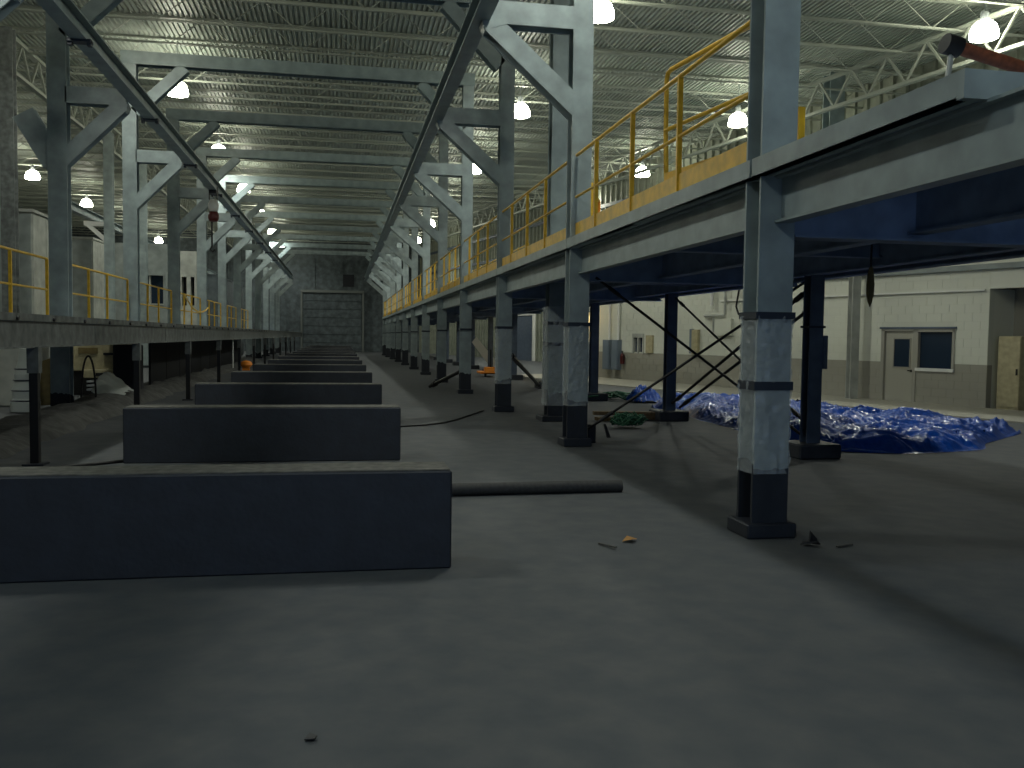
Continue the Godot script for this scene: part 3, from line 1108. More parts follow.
# ---------- platform ----------
const PZ0 := 4.36
const PZ1 := 75.2
func build_platform() -> void:
	var o := thing("platform", "long raised grey steel platform on columns beside the aisle", "platform", Vector3(5.6, 2.42, 40))
	var b := MB.new()
	b.box(3.31, 6.98, 2.965, 3.045, PZ0 + 0.06, PZ1)
	obj("deck", b, M.blue_shade_deck, o)
	# fascia channel along the aisle edge, returned round the near end
	for k in range(-1, 11):
		var z0: float = PZ0 if k < 0 else Z0 + BAY * k
		var z1: float = Z0 + BAY * (k + 1)
		b = MB.new()
		b.box(3.25, 3.31, 2.905, 3.06, z0 + (0.061 if k < 0 else 0.02), z1 - 0.02)
		b.box(3.25, 3.37, 2.905, 2.92, z0 + (0.061 if k < 0 else 0.02), z1 - 0.02)
		obj("fascia_channel", b, M.steel, o)
		b = MB.new()
		var za: float = -0.5 if k < 0 else z0 + 0.15
		b.ibeam(Vector3(3.46, 2.725, za), Vector3(3.46, 2.725, z1 - 0.15), 0.13, 0.37, 0.02, 0.014)
		obj("edge_beam", b, M.steel, o)
	b = MB.new()
	b.box(3.25, 6.98, 2.905, 3.06, PZ0, PZ0 + 0.06)
	obj("end_fascia", b, M.steel, o)
	# cross girders at the column lines, joists between them
	for k in 12:
		var z: float = Z0 + BAY * k
		b = MB.new()
		b.ibeam(Vector3(3.6, 2.69, z), Vector3(6.95, 2.69, z), 0.22, 0.5, 0.02, 0.014)
		obj("cross_girder", b, M.blue_shade_deck, o)
		if k < 11:
			b = MB.new()
			b.ibeam(Vector3(3.6, 2.78, z + BAY / 2), Vector3(6.95, 2.78, z + BAY / 2), 0.15, 0.34, 0.016, 0.012)
			obj("cross_beam", b, M.blue_shade_deck, o)
	for x in [4.75, 6.38, 6.92]:
		b = MB.new()
		b.ibeam(Vector3(x, 2.73, PZ0 + 0.2), Vector3(x, 2.73, PZ1 - 0.1), 0.16, 0.45, 0.018, 0.012)
		obj("long_girder", b, M.blue_shade_deck, o)


func rail(label: String, pts: Array, posts: Array, y0: float, top: float, mid: float, toe: float, group := "", posts_dir := Vector3.ZERO) -> Node3D:
	# pts: two plan points (x, z); posts: fractions along
	var p: Vector3 = pts[0]
	var q: Vector3 = pts[1]
	var o := thing("guardrail", label, "guardrail", Vector3(p.x, y0, p.z), group)
	var b := MB.new()
	b.tube([p + Vector3(0, top, 0), q + Vector3(0, top, 0)], 0.024, 8)
	obj("top_rail", b, M.yellow, o)
	b = MB.new()
	b.tube([p + Vector3(0, mid, 0), q + Vector3(0, mid, 0)], 0.02, 8)
	obj("mid_rail", b, M.yellow, o)
	for f in posts:
		b = MB.new()
		var c := p.lerp(q, f)
		b.bar(c + Vector3(0, y0, 0), c + Vector3(0, top - 0.01, 0), 0.05, 0.04, (q - p).normalized())
		obj("post", b, M.yellow, o)
	if toe > 0.0:
		b = MB.new()
		var d := (q - p)
		var s := d.normalized().cross(Vector3.UP)
		b.obox((p + q) / 2 + Vector3(0, y0 + toe / 2, 0), d / 2, Vector3(0, toe / 2, 0), s * 0.006)
		obj("toe_plate", b, M.yellow, o)
	return o


func build_guardrails() -> void:
	var names := ["between the wrapped column and the second column", "between the second and third platform columns", "between the third and fourth platform columns", "between the fourth and fifth platform columns", "between the fifth and sixth platform columns", "between the sixth and seventh platform columns", "between the seventh and eighth platform columns", "between the eighth and ninth platform columns", "between the ninth and tenth platform columns", "between the tenth and eleventh platform columns", "between the eleventh and twelfth platform columns"]
	for k in 11:
		var z0: float = Z0 + BAY * k + 0.16
		var z1: float = Z0 + BAY * (k + 1) - 0.16
		var f := []
		for j in [1.88, 3.4, 4.93]:
			f.append((j - 0.16) / (z1 - z0))
		rail("yellow guardrail along the platform edge, " + names[k], [Vector3(3.35, 0, z0), Vector3(3.35, 0, z1)], f, 3.07, 4.25, 3.65, 0.2)
	# far-side rail of the platform, beyond the third column
	for k in range(3, 11):
		var z0: float = Z0 + BAY * k
		rail("yellow guardrail on the far edge of the platform, stretch behind the %s platform column" % ORD[k], [Vector3(5.2, 0, z0), Vector3(5.2, 0, z0 + BAY - 0.1)], [0.02, 0.25, 0.5, 0.75], 3.05, 4.25, 3.65, 0.13)
	# raised rail with an orange kick plate that turns towards the wrapped column
	var p := Vector3(3.55, 0, 9.75)
	var q := Vector3(3.90, 0, 7.35)
	var o := thing("turned_guardrail", "taller yellow guardrail with bent end and deep orange kick plate beside the wrapped column", "guardrail", Vector3(p.x, 3.05, p.z))
	var b := MB.new()
	var d := (q - p).normalized()
	b.tube([p + Vector3(0.03, 3.05, 0.0), p + Vector3(0.01, 3.9, 0.02), p + Vector3(0, 4.48, 0), p + d * 0.03 + Vector3(0, 4.55, 0), p + d * 0.1 + Vector3(0, 4.57, 0), p.lerp(q, 0.78) + Vector3(0, 4.57, 0)], 0.028, 8)
	obj("bent_top_rail", b, M.yellow, o)
	b = MB.new()
	b.tube([p + Vector3(0, 3.93, 0), p.lerp(q, 0.78) + Vector3(0, 3.93, 0), p.lerp(q, 0.8) + Vector3(0, 4.57, 0)], 0.024, 8)
	obj("mid_rail", b, M.yellow, o)
	b = MB.new()
	b.bar(q + Vector3(0, 3.05, 0), q + Vector3(0, 3.62, 0), 0.06, 0.05, d)
	obj("post", b, M.yellow, o)
	b = MB.new()
	b.obox((p + q) / 2 + Vector3(0, 3.25, 0), (q - p) / 2, Vector3(0, 0.2, 0), d.cross(Vector3.UP) * 0.01)
	obj("kick_plate", b, M.yellow, o)
	# three-post gate seen end on
	var g := thing("swing_gate", "narrow orange-yellow gate seen nearly end on, behind the second platform column", "gate", Vector3(4.1, 3.05, 14.8))
	for e in [Vector3(4.1, 0, 14.8), Vector3(4.42, 0, 15.7), Vector3(4.75, 0, 16.6)]:
		b = MB.new()
		b.bar(e + Vector3(0, 3.05, 0), e + Vector3(0, 4.2, 0), 0.06, 0.06, Vector3(0, 0, 1))
		obj("post", b, M.orange if e.x > 4.3 else M.yellow, g)
	for y in [4.18, 3.65]:
		b = MB.new()
		b.tube([Vector3(4.1, y, 14.8), Vector3(4.75, y, 16.6)], 0.024, 8)
		obj("gate_rail", b, M.yellow, g)
	# brown tube with a black end cap, propped on a pale strut at the near end of the platform
	var t := thing("padded_tube", "reddish brown tube with a black end cap poking over the near platform end", "tube", Vector3(5.06, 3.05, 7.0))
	b = MB.new()
	b.tube([Vector3(5.1, 4.11, 6.98), Vector3(5.77, 3.97, 6.98), Vector3(6.9, 3.75, 6.95)], 0.058, 14)
	obj("tube", b, M.brown_pipe, t)
	b = MB.new()
	b.tube([Vector3(5.0, 4.13, 6.98), Vector3(5.14, 4.10, 6.98)], 0.085, 12)
	obj("end_cap", b, M.black, t)
	b = MB.new()
	b.tube([Vector3(5.06, 4.06, 6.98), Vector3(4.95, 3.05, 6.98)], 0.018, 6)
	obj("strut", b, M.panel_pale, t)
	b = MB.new()
	b.tube([Vector3(5.08, 4.06, 6.98), Vector3(5.03, 3.05, 7.1)], 0.014, 6)
	obj("strut", b, M.panel_pale, t)
	b = MB.new()
	b.tube([Vector3(6.5, 3.8, 6.96), Vector3(6.5, 3.05, 6.96)], 0.025, 6)
	obj("strut", b, M.panel_pale, t)


func build_rear_posts() -> void:
	var n := 0
	for k in 10:
		var z: float = 11.5 + 5.49 * k
		var c := Vector3(6.38, 0, z)
		var o := thing("rear_post", "dark post on a square black pedestal under the platform's far side, %s from the camera" % ORD[n], "post", c)
		n += 1
		var b := MB.new()
		b.ibeam(c + Vector3(0, 0.2, 0), c + Vector3(0, 2.5, 0), 0.2, 0.2, 0.02, 0.014, Vector3(0, 0, 1))
		obj("shaft", b, M.navy_steel, o)
		b = MB.new()
		b.cbox(c.x - 0.31, c.x + 0.31, 0.0, 0.2, z - 0.31, z + 0.31, 0.02)
		obj("pedestal", b, M.black_coat, o)
		if k == 0:
			b = MB.new()
			b.cbox(c.x + 0.10, c.x + 0.17, 1.22, 1.68, z - 0.12, z + 0.06, 0.01)
			obj("junction_box", b, M.navy_steel, o)
			b = MB.new()
			b.box(c.x - 0.125, c.x + 0.125, 1.78, 1.81, z - 0.115, z + 0.115)
			obj("tape_band", b, M.tape, o)
	# rods and tubes that brace the posts
	var braces := [
		[Vector3(3.62, 0.25, 13.0), Vector3(6.3, 2.42, 11.6), 0.02, "black brace rising from the foot of the second platform column to the first rear post"],
		[Vector3(3.7, 2.5, 13.0), Vector3(6.3, 0.3, 11.6), 0.02, "black brace falling from the second platform column to the foot of the first rear post"],
		[Vector3(6.38, 0.35, 16.8), Vector3(6.42, 2.35, 11.65), 0.027, "upper black brace rising from the second rear post's foot, above its twin"],
		[Vector3(6.52, 0.28, 16.75), Vector3(6.55, 2.15, 11.65), 0.027, "lower black brace rising from the second rear post's foot, below its twin"],
		[Vector3(6.4, 2.4, 16.8), Vector3(6.4, 0.45, 11.65), 0.02, "thin black brace falling from the second rear post's top to the first one's foot"],
		[Vector3(3.62, 1.22, 19.45), Vector3(6.0, 0.12, 27.2), 0.05, "black strut slanting down to a floor foot behind the third platform column"],
		[Vector3(3.55, 0.75, 25.3), Vector3(2.7, 0.05, 28.0), 0.06, "dark strut slanting from the fourth platform column down to the aisle floor"],
	]
	for e in braces:
		var a: Vector3 = e[0]
		var q: Vector3 = e[1]
		var o := thing("brace", e[3], "brace", Vector3(a.x, 0, a.z))
		var b := MB.new()
		b.tube([a, q], e[2], 8)
		var rod := obj("rod", b, M.black, o)
		b = MB.new()
		var d := (q - a).normalized()
		b.tube([a + d * 0.25, a + d * 0.45], e[2] * 1.5, 8)
		obj("turnbuckle", b, M.black, rod)
		b = MB.new()
		b.tube([q - d * 0.45, q - d * 0.25], e[2] * 1.5, 8)
		obj("turnbuckle", b, M.black, rod)
	var b2 := MB.new()
	b2.cbox(3.70, 3.83, 0.0, 0.28, 13.3, 13.45, 0.01)
	single("footing_block", "small black footing block beside the second platform column", "block", b2, M.black_coat)
	b2 = MB.new()
	b2.slab([Vector3(4.22, 0, 14.0), Vector3(4.28, 0, 14.0), Vector3(4.20, 0.22, 14.02), Vector3(4.17, 0.22, 14.02)], Vector3(0, 0, 0.04))
	single("wedge_stake", "small dark stake leaning beside the green net heap", "stake", b2, M.black)


# ---------- black curb blocks along the aisle ----------
func build_blocks() -> void:
	var proto: Node3D = null
	for k in 14:
		var z: float = 6.14 + 5.49 * k
		var label := "long black coated curb block lying across the aisle, %s from the camera" % ORD[k]
		if proto == null:
			proto = thing("curb_block", label, "block", Vector3(-0.9, 0, z), "")
			var b := MB.new()
			b.cbox(-2.61, 0.75, 0.0, 0.68, z, z + 0.40, 0.012)
			var body := obj("body", b, M.black_coat, proto)
			b = MB.new()
			b.cbox(-2.595, 0.738, 0.676, 0.690, z + 0.012, z + 0.39, 0.005)
			obj("dusty_top", b, M.dusty_top, body)
		else:
			dup(proto, "curb_block", Vector3(0, 0, 5.49 * k), label)


# ---------- low walkway ----------
func build_walkway() -> void:
	var o := thing("walkway", "low grey steel walkway with a bolted edge beam running down the aisle", "walkway", Vector3(-4.5, 1.41, 40))
	var b := MB.new()
	b.box(-5.7, -3.62, 1.70, 1.76, 3.0, 82)
	obj("deck", b, M.blue_shade_deck, o)
	var z: float = 3.4
	while z < 82:
		b = MB.new()
		b.box(-3.66, -3.60, 1.41, 1.71, z, z + 5.47)
		b.box(-3.74, -3.56, 1.40, 1.42, z, z + 5.47)
		obj("edge_beam", b, M.walkway_steel, o)
		b = MB.new()
		b.box(-3.70, -3.57, 1.715, 1.80, z + 0.01, z + 5.45)
		obj("top_channel", b, M.walkway_steel, o)
		if z < 45:
			for s in [0.7, 2.1, 3.4, 4.8]:
				b = MB.new()
				b.tube([Vector3(-3.58, 1.745, z + s), Vector3(-3.545, 1.745, z + s)], 0.028, 6)
				obj("bolt", b, M.black, o)
		z += 5.49
	for k in 15:
		var zc: float = 5.5 + 5.49 * k
		b = MB.new()
		b.ibeam(Vector3(-5.6, 1.58, zc), Vector3(-3.68, 1.58, zc), 0.12, 0.22, 0.012, 0.01)
		obj("cross_beam", b, M.walkway_steel, o)
	# screw jack posts under the edge beam
	var proto: Node3D = null
	for k in 12:
		var zp: float = 11.62 + 5.49 * k
		var label := "thin black jack post with a grey sleeve under the walkway edge, %s from the camera" % ORD[k]
		if proto == null:
			var c := Vector3(-3.59, 0, zp)
			proto = thing("jack_post", label, "post", c)
			b = MB.new()
			b.bar(c + Vector3(0, 1.1, 0), c + Vector3(0, 1.41, 0), 0.13, 0.13, Vector3(0, 0, 1))
			obj("sleeve", b, M.walkway_steel, proto)
			b = MB.new()
			b.bar(c + Vector3(0, 0.02, 0), c + Vector3(0, 1.12, 0), 0.095, 0.095, Vector3(0, 0, 1))
			obj("leg", b, M.black, proto)
			b = MB.new()
			b.cbox(c.x - 0.12, c.x + 0.12, 0.0, 0.025, c.z - 0.12, c.z + 0.12, 0.005)
			obj("base_plate", b, M.black_coat, proto)
		else:
			dup(proto, "jack_post", Vector3(0, 0, 5.49 * k), label)
	# yellow rails between the columns
	for k in range(1, 8):
		var z0: float = Z0 + BAY * k + 0.3
		var z1: float = Z0 + BAY * (k + 1) - 0.75
		if k > 1:
			z1 += 0.4
		rail("yellow guardrail on the low walkway, stretch just past its %s column" % ORD[k - 1], [Vector3(-5.45, 0, z0), Vector3(-5.45, 0, z1)], [0.0, 0.33, 0.62, 1.0], 1.76, 2.96, 2.38, 0.0)


# ---------- what stands beyond the walkway ----------
func enclosure(label: String, x0: float, x1: float, z0: float, z1: float, y1: float, front: String, side: String) -> Node3D:
	var o := thing("machine_enclosure", label, "enclosure", Vector3((x0 + x1) / 2, 0, (z0 + z1) / 2))
	var b := MB.new()
	b.box(x0, x1, 0.0, y1, z0, z1)
	obj("body", b, M[side], o)
	var n := int(max(1, round((x1 - x0) / 1.1)))
	for k in n:
		var a := x0 + (x1 - x0) * k / n
		var e := x0 + (x1 - x0) * (k + 1) / n
		b = MB.new()
		b.cbox(a + 0.015, e - 0.015, 0.1, y1 - 0.05, z0 - 0.04, z0 + 0.01, 0.01)
		obj("front_panel", b, M[front], o)
	n = int(max(1, round((z1 - z0) / 1.3)))
	for k in n:
		var a := z0 + (z1 - z0) * k / n
		var e := z0 + (z1 - z0) * (k + 1) / n
		b = MB.new()
		b.cbox(x1 - 0.01, x1 + 0.04, 0.1, y1 - 0.05, a + 0.015, e - 0.015, 0.01)
		obj("side_panel", b, M[side], o)
	b = MB.new()
	b.box(x0 - 0.05, x1 + 0.06, y1, y1 + 0.08, z0 - 0.06, z1 + 0.05)
	obj("roof_cap", b, M[side], o)
	return o

func build_left_side() -> void:
	enclosure("tall grey panelled machine enclosure beyond the first walkway rail", -10.6, -8.36, 27.0, 29.2, 4.85, "panel_grey", "panel_pale")  # sides paler than the front, brighter light put into their colour
	enclosure("tall grey panelled enclosure beyond the walkway, between its second and third columns", -13.0, -10.1, 40.0, 42.5, 5.4, "panel_grey", "panel_pale")  # same darker front and paler side, light put into the colours
	# control room
	var o := thing("control_room", "grey control room with a dark strip window, beyond the third walkway column", "control room", Vector3(-8.7, 0, 46))
	var b := MB.new()
	b.box(-10.4, -8.0, 0, 2.92, 45, 48)
	b.box(-10.4, -8.0, 4.28, 5.75, 45, 48)
	b.box(-10.4, -9.45, 2.92, 4.28, 45, 48)
	b.box(-8.25, -8.0, 2.92, 4.28, 45, 48)
	obj("walls", b, M.panel_grey, o)
	b = MB.new()
	b.box(-9.45, -8.25, 2.92, 4.28, 45.3, 45.34)
	obj("window_glass", b, M.dark_glass, o)
	b = MB.new()
	b.box(-9.47, -8.23, 2.9, 2.96, 44.95, 45.3)
	b.box(-8.9, -8.84, 2.92, 4.28, 45.1, 45.3)
	obj("window_frame", b, M.panel_pale, o)
	b = MB.new()
	b.box(-9.2, -8.75, 3.2, 3.75, 45.5, 45.9)
	b.box(-9.3, -8.65, 3.75, 3.95, 45.45, 46.0)
	obj("console", b, M.white, o)
	# white hood with two arched cut-outs
	o = thing("white_hood", "tall white hood with two arched dark cut-outs, beyond the fourth walkway column", "hood", Vector3(-7.1, 0, 46))
	b = MB.new()
	b.box(-7.55, -6.75, 4.25, 5.45, 45, 46.2)
	b.box(-7.55, -6.75, 0.0, 2.9, 45, 46.2)
	for x in [[-7.55, -7.42], [-7.2, -7.02], [-6.85, -6.75]]:
		b.box(x[0], x[1], 2.9, 4.25, 45, 46.2)
	obj("shell", b, M.panel_pale, o)
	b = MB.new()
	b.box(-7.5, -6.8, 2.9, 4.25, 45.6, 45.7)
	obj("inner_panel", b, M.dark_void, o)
	enclosure("dark ribbed machine housing far down the neighbouring line", -9.0, -7.2, 56.0, 70.0, 5.0, "dark_wall", "dark_wall")
	# cream machine seen below the walkway deck
	o = thing("cream_machine", "cream machine with dark slots seen below the walkway deck", "machine", Vector3(-6.0, 0, 24.4))
	b = MB.new()
	b.cbox(-6.75, -5.3, 0.62, 1.38, 24.2, 25.4, 0.02)
	obj("body", b, M.cream, o)
	b = MB.new()
	b.cbox(-6.3, -5.55, 0.45, 0.66, 24.0, 24.6, 0.02)
	obj("lower_tray", b, M.cream, o)
	b = MB.new()
	b.box(-6.45, -6.0, 1.05, 1.2, 24.17, 24.21)
	obj("slot", b, M.khaki, o)
	b = MB.new()
	b.box(-6.0, -5.8, 0.5, 0.58, 23.97, 24.01)
	obj("slot", b, M.black, o)
	b = MB.new()
	b.box(-5.85, -5.55, 1.02, 1.08, 24.1, 24.2)
	obj("lever", b, M.black, o)
	for y in [0.14, 0.24, 0.34]:
		b = MB.new()
		b.cbox(-6.2, -5.5, y, y + 0.05, 23.9, 24.9, 0.01)
		obj("stacked_tray", b, M.galvanised, o)
	b = MB.new()
	b.box(-6.7, -5.35, 0.0, 0.62, 24.5, 25.3)
	obj("plinth", b, M.black, o)
	b = MB.new()
	b.cbox(-5.28, -4.72, 0.0, 1.3, 22.6, 23.2, 0.02)
	single("black_crate", "dark crate under the walkway beside the cream machine", "crate", b, M.dark_void)
	# clear plastic bag stack and khaki board, seen below the deck by the first jack post
	var c := Vector3(-6.1, 0, 19.2)
	o = thing("hose_bundle", "milky plastic-wrapped bundle with dark bands standing beyond the first jack post", "bundle", c)
	b = MB.new()
	b.lathe(c, [Vector2(0.001, 0.02), Vector2(0.26, 0.02), Vector2(0.27, 0.2), Vector2(0.22, 0.28), Vector2(0.24, 0.45), Vector2(0.19, 0.6), Vector2(0.2, 0.75), Vector2(0.13, 1.0), Vector2(0.1, 1.25), Vector2(0.001, 1.28)], 18)
	obj("bag", b, M.milky_plastic, o)
	for e in [[0.255, 0.22], [0.235, 0.42], [0.205, 0.62], [0.18, 0.84]]:
		b = MB.new()
		b.lathe(c, [Vector2(e[0], e[1]), Vector2(e[0] + 0.02, e[1] + 0.015), Vector2(e[0], e[1] + 0.03)], 18)
		obj("band", b, M.tape, o)
	b = MB.new()
	b.slab([Vector3(-6.0, 0.1, 19.6), Vector3(-5.68, 0.12, 19.6), Vector3(-5.66, 1.1, 19.75), Vector3(-5.95, 1.0, 19.75)], Vector3(0, 0, 0.04))
	single("khaki_board", "khaki board leaning beside the milky bundle below the walkway", "board", b, M.khaki)
	b = MB.new()
	b.cbox(-9.4, -6.3, 0.0, 1.36, 20.6, 21.4, 0.03)
	single("pale_cabinet", "pale grey cabinet in the dim space beyond the milky bundle", "cabinet", b, M.panel_pale)
	# hoops and plastic by the second walkway column's foot
	b = MB.new()
	var pts := []
	for i in 21:
		var t := PI * i / 20.0
		pts.append(Vector3(-5.12 + 0.14 * cos(t), 0.25 + 0.85 * sin(t), 19.9))
	b.tube(pts, 0.02, 6)
	single("bent_hose", "bent grey hose arching beside the second walkway column", "hose", b, M.hose_dark)
	b = MB.new()
	var f := FastNoiseLite.new()
	f.seed = 5
	f.frequency = 0.9
	var rows := []
	for i in 22:
		var row := []
		for j in 16:
			var u := i / 21.0
			var v := j / 15.0
			var x: float = -5.25 + v * 0.75
			var h := (1.0 - v) * (0.7 * sin(PI * (0.15 + 0.7 * u))) + 0.05 * f.get_noise_2d(i * 3.0, j * 3.0)
			row.append(Vector3(x + 0.05 * f.get_noise_2d(i * 4.0, j * 2.0), max(h, 0.02), 20.6 + u * 2.6))
		rows.append(row)
	b.grid(rows)
	single("plastic_sheet", "crumpled pale plastic sheet slumped beside the second walkway column", "plastic sheet", b, M.milky_plastic)
	# dirt bank along the foot of the walkway
	b = MB.new()
	rows = []
	for i in 120:
		var row := []
		for j in 15:
			var z: float = 8.0 + i * 0.4
			var v := j / 14.0
			var edge := -4.15 + 0.25 * f.get_noise_2d(z * 0.8, 3.0) - 0.012 * (z - 10.0)
			var x: float = edge - v * 1.6
			var h := 0.30 * sin(PI * pow(v, 0.8)) * (0.75 + 0.5 * f.get_noise_2d(z * 1.5, 11.0)) + 0.05 * f.get_noise_2d(z * 2.2, x * 3.0)
			if j == 0 or j == 14:
				h = -0.01
			row.append(Vector3(x, max(h, -0.01), z))
		rows.append(row)
	b.grid(rows)
	single("dirt_bank", "low lumpy grey dirt bank along the foot of the walkway columns", "dirt bank", b, M.dirt)
	# dark skirt boards under the far walkway
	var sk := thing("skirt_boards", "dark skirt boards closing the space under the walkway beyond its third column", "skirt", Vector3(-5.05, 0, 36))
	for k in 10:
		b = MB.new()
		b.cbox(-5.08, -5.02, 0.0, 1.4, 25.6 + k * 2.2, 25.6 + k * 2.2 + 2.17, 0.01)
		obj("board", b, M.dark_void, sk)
	# orange sack and small bits by the far jack posts
	b = MB.new()
	b.lathe(Vector3(-4.1, 0, 41.0), [Vector2(0.001, 0.15), Vector2(0.2, 0.16), Vector2(0.27, 0.26), Vector2(0.24, 0.36), Vector2(0.12, 0.42), Vector2(0.001, 0.44)], 14)
	b.box(-4.25, -3.95, 0.0, 0.16, 40.9, 41.1)
	single("orange_sack", "orange sack on a dark crate under the far walkway", "sack", b, M.orange)
	b = MB.new()
	b.tube([Vector3(-3.7, 1.42, 32.6), Vector3(-3.7, 0.41, 32.6)], 0.025, 6)
	single("hanging_rod", "thin pale rod hanging from the walkway edge above the curb blocks", "rod", b, M.white)
	# yellow chains hanging between far walkway columns
	b = MB.new()
	pts = []
	for i in 13:
		var t := i / 12.0
		pts.append(Vector3(-5.2, 2.9 - 0.5 * 4 * t * (1 - t) * 0.7 - 0.3 * t, 32.0 + t * 5.5))
	b.tube(pts, 0.03, 6)
	single("yellow_chain", "sagging yellow barrier chain between far walkway columns", "chain", b, M.yellow)


# ---------- things lying in the yard and on the floor ----------
func build_yard_things() -> void:
	# blue tarp
	var outline := PackedVector2Array([Vector2(6.95, 15.4), Vector2(6.72, 13.4), Vector2(7.05, 12.1), Vector2(7.9, 11.65), Vector2(8.7, 11.75), Vector2(9.5, 12.0), Vector2(10.1, 12.7), Vector2(11.0, 13.4), Vector2(12.1, 14.4), Vector2(11.0, 14.9), Vector2(10.75, 15.8), Vector2(10.2, 16.4), Vector2(10.3, 17.6), Vector2(9.9, 19.3), Vector2(9.3, 20.6), Vector2(8.2, 21.0), Vector2(7.4, 20.7), Vector2(7.1, 19.8), Vector2(7.3, 18.8), Vector2(7.0, 17.2)])
	var f := FastNoiseLite.new()
	f.seed = 91
	f.frequency = 0.55
	f.fractal_octaves = 2
	var g := FastNoiseLite.new()
	g.seed = 17
	g.frequency = 1.4
	g.fractal_type = FastNoiseLite.FRACTAL_RIDGED
	g.fractal_octaves = 3
	outline[9] = Vector2(11.15, 15.1)
	var centre := Vector2(8.6, 16.0)
	var edge := []
	for e in outline.size():
		for k in 18:
			var p0 := outline[(e + outline.size() - 1) % outline.size()]
			var p1 := outline[e]
			var p2 := outline[(e + 1) % outline.size()]
			var p3 := outline[(e + 2) % outline.size()]
			edge.append(p1.cubic_interpolate(p2, p0, p3, k / 18.0))
	edge.append(edge[0])
	var rows := []
	for i in 76:
		var row := []
		for q in edge:
			var p := centre.lerp(q, sqrt(i / 75.0) if i > 0 else 0.004)
			var d := 9.0
			for e in outline.size():
				var c := Geometry2D.get_closest_point_to_segment(p, outline[e], outline[(e + 1) % outline.size()])
				d = minf(d, c.distance_to(p))
			if i == 75:
				d = 0.0
			var k := clampf(d / 0.7, 0.0, 1.0)
			k = 1.0 - (1.0 - k) * (1.0 - k)
			var warp := Vector2(f.get_noise_2d(p.x * 2.0, p.y * 2.0), f.get_noise_2d(p.x * 2.0 + 40.0, p.y * 2.0)) * 0.5
			var h := k * (0.22 + 0.17 * f.get_noise_2d(p.x * 1.3, p.y * 1.3)) + clampf(d / 0.15, 0.0, 1.0) * 0.085 * (g.get_noise_2d(p.x * 0.8 + warp.x, p.y * 1.3 + warp.y) + 0.35) + 0.010 * f.get_noise_2d(p.x * 9.0, p.y * 9.0)
			row.append(Vector3(p.x, maxf(h, 0.008), p.y))
		rows.append(row)
	var b := MB.new()
	b.grid(rows)
	single("blue_tarp", "crumpled blue plastic tarp spread on the floor before the office block", "tarp", b, M.tarp)
	# smaller lump of tarp by the second rear post
	rows = []
	for i in 24:
		var row := []
		for j in 30:
			var u := j / 29.0 * 2 - 1
			var v := i / 23.0 * 2 - 1
			var r := sqrt(u * u + v * v)
			if r > 1.0:
				row.append(null)
				continue
			var h := 0.3 * (1 - r * r) * (1.0 + 0.7 * g.get_noise_2d(j * 0.13, i * 0.17)) + 0.01
			row.append(Vector3(7.55 + u * 0.5, max(h, 0.01), 21.9 + v * 0.5))
		rows.append(row)
	b = MB.new()
	b.grid(rows)
	single("blue_tarp", "small crumpled blue tarp lump past the second rear post", "tarp", b, M.tarp)
	# green net heap
	b = MB.new()
	for i in 26:
		var a := rng.randf() * TAU
		var pts := []
		var c := Vector3(5.08 + rng.randf_range(-0.12, 0.12), 0.02, 15.6 + rng.randf_range(-0.12, 0.12))
		for k in 14:
			var t := a + k * 0.5
			var r := 0.08 + 0.14 * rng.randf()
			pts.append(c + Vector3(cos(t) * r * 1.2, 0.02 + 0.3 * rng.randf() * (1.0 - 2.0 * r), sin(t) * r))
		b.tube(pts, 0.013, 5)
	single("green_net", "tangled heap of green netting on the floor under the platform", "net", b, M.green_net)
	b = MB.new()
	for i in 20:
		var pts := []
		var c := Vector3(6.9 + rng.randf_range(-0.9, 0.5), 0.03, 22.6 + rng.randf_range(-0.6, 0.8))
		var a := rng.randf() * TAU
		for k in 8:
			pts.append(c + Vector3(cos(a + k * 0.7) * 0.4, 0.03 + 0.12 * rng.randf(), sin(a + k * 0.7) * 0.3))
		b.tube(pts, 0.02, 5)
	single("green_net", "low spread of grey-green netting between the second and third rear posts", "net", b, M.green_net)
	var n := 0
	for e in [[5.45, 16.9, 0.2, "lower"], [5.5, 17.1, -0.15, "upper"]]:
		b = MB.new()
		var ca := cos(e[2])
		var sa := sin(e[2])
		b.obox(Vector3(e[0], 0.05 + n * 0.08, e[1]), Vector3(ca, 0, sa) * 0.62, Vector3(0, 0.035, 0), Vector3(-sa, 0, ca) * 0.1)
		single("timber_plank", "short weathered plank beside the second rear post, the %s of two" % e[3], "plank", b, M.wood)
		n += 1
	# white board and yellow pallet truck far under the platform
	b = MB.new()
	b.slab([Vector3(5.8, 1.35, 40.6), Vector3(6.0, 1.6, 40.6), Vector3(7.0, 0.3, 40.0), Vector3(6.75, 0.0, 40.0)], Vector3(0, 0, 0.06))
	single("white_board", "white board leaning far under the platform", "board", b, M.white)
	var o := thing("pallet_truck", "small yellow pallet truck far under the platform", "pallet truck", Vector3(6.3, 0, 39))
	b = MB.new()
	b.cbox(5.95, 6.65, 0.12, 0.2, 38.4, 39.6, 0.01)
	obj("forks", b, M.orange, o)
	b = MB.new()
	b.cbox(6.05, 6.6, 0.15, 0.4, 38.1, 38.4, 0.02)
	obj("pump", b, M.orange, o)
	b = MB.new()
	b.tube([Vector3(6.3, 0.4, 38.2), Vector3(6.25, 1.1, 37.9)], 0.03, 6)
	obj("tiller", b, M.black, o)
	for x in [6.1, 6.55]:
		b = MB.new()
		b.tube([Vector3(x - 0.04, 0.08, 38.3), Vector3(x + 0.04, 0.08, 38.3)], 0.08, 10)
		obj("wheel", b, M.black, o)
	o.position += V(-0.45, 0, -2.6)
	# dark tube on the floor beside the first block
	b = MB.new()
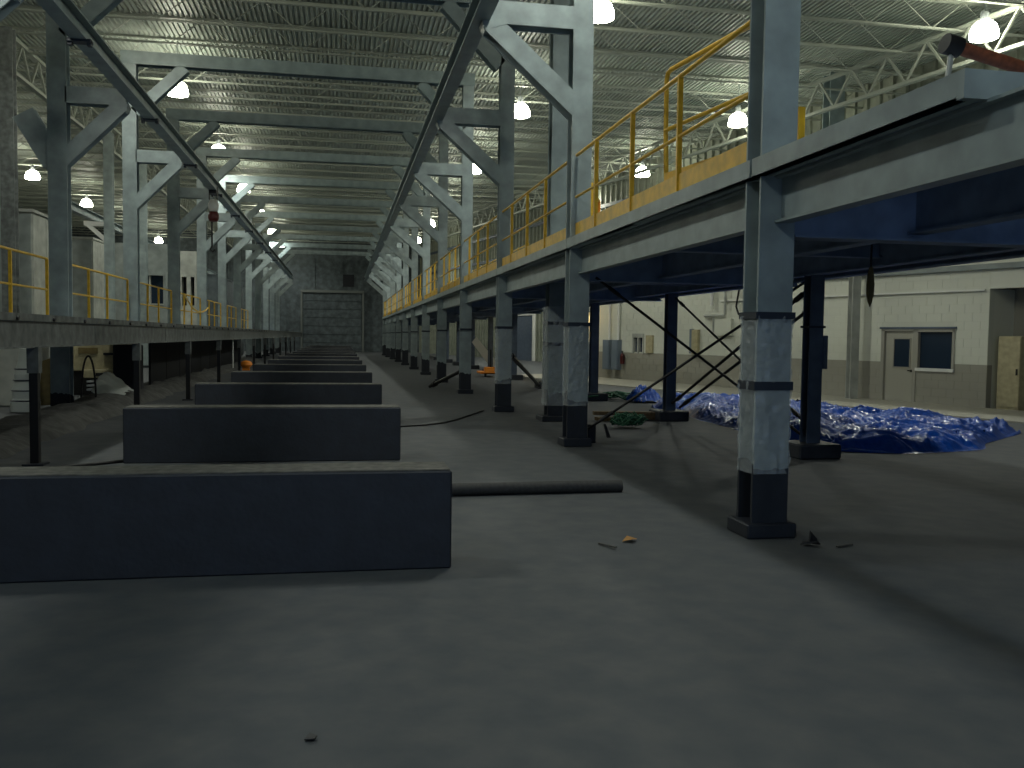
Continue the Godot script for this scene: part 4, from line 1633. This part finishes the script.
	b.tube([Vector3(0.78, 0.065, 8.95), Vector3(1.6, 0.065, 8.98), Vector3(2.4, 0.064, 9.0), Vector3(2.88, 0.06, 9.02)], 0.065, 14)
	single("floor_tube", "dark tube lying on the floor behind the first curb block", "tube", b, M.hose_dark)
	# cables
	b = MB.new()
	var pts := []
	for e in [[0.75, 15.7], [1.07, 15.9], [1.5, 16.15], [1.85, 16.5], [2.2, 17.2], [2.6, 18.2], [3.0, 19.2]]:
		pts.append(Vector3(e[0], 0.015, e[1]))
	b.tube(pts, 0.016, 6)
	single("floor_cable", "thin black cable snaking over the floor to the third platform column", "cable", b, M.black)
	b = MB.new()
	b.tube([Vector3(-3.3, 0.02, 11.2), Vector3(-2.9, 0.02, 11.5), Vector3(-2.57, 0.02, 11.8)], 0.022, 6)
	single("floor_cable", "short dark cable on the floor beside the second curb block", "cable", b, M.black)
	# scraps
	b = MB.new()
	b.bar(Vector3(1.97, 0.012, 6.7), Vector3(2.05, 0.02, 6.52), 0.02, 0.012)
	single("wood_splinter", "pale wood splinter lying on the open floor", "splinter", b, M.dusty_top)
	b = MB.new()
	b.slab([Vector3(2.17, 0.01, 6.74), Vector3(2.24, 0.035, 6.70), Vector3(2.31, 0.012, 6.80), Vector3(2.24, 0.03, 6.84)], Vector3(0, 0.004, 0))
	single("orange_scrap", "small curled orange scrap on the open floor", "scrap", b, M.scrap_leaf)
	b = MB.new()
	b.slab([Vector3(3.52, 0.01, 6.44), Vector3(3.62, 0.05, 6.36), Vector3(3.68, 0.012, 6.42), Vector3(3.6, 0.02, 6.52)], Vector3(0, 0.012, 0))
	b.slab([Vector3(3.6, 0.02, 6.44), Vector3(3.62, 0.11, 6.46), Vector3(3.66, 0.06, 6.44), Vector3(3.66, 0.02, 6.42)], Vector3(0.0, 0.01, 0.02))
	single("rubber_scrap", "black rubber scrap on the floor beside the wrapped column", "scrap", b, M.rubber)
	b = MB.new()
	b.bar(Vector3(3.78, 0.012, 6.35), Vector3(3.95, 0.012, 6.42), 0.02, 0.012)
	single("wood_splinter", "grey splinter just past the black rubber scrap", "splinter", b, M.dusty_top)
	b = MB.new()
	b.slab([Vector3(-0.14, 0.005, 3.57), Vector3(-0.10, 0.015, 3.55), Vector3(-0.09, 0.005, 3.60), Vector3(-0.12, 0.01, 3.62)], Vector3(0, 0.004, 0))
	single("floor_chip", "tiny dark chip on the floor near the bottom of the view", "chip", b, M.rubber)
	var st := thing("hanging_strap", "rolled olive strap hanging to a point under the platform before the office wall", "strap", Vector3(5.97, 2.0, 9.5))
	b = MB.new()
	b.lathe(Vector3(5.97, 2.0, 9.5), [Vector2(0.002, 0.0), Vector2(0.025, 0.06), Vector2(0.042, 0.14), Vector2(0.045, 0.26), Vector2(0.032, 0.40), Vector2(0.02, 0.46)], 12)
	obj("rolled_cloth", b, M.khaki, st)
	b = MB.new()
	b.tube([Vector3(5.97, 2.45, 9.5), Vector3(5.97, 2.97, 9.5)], 0.012, 6)
	obj("cord", b, M.black, st)
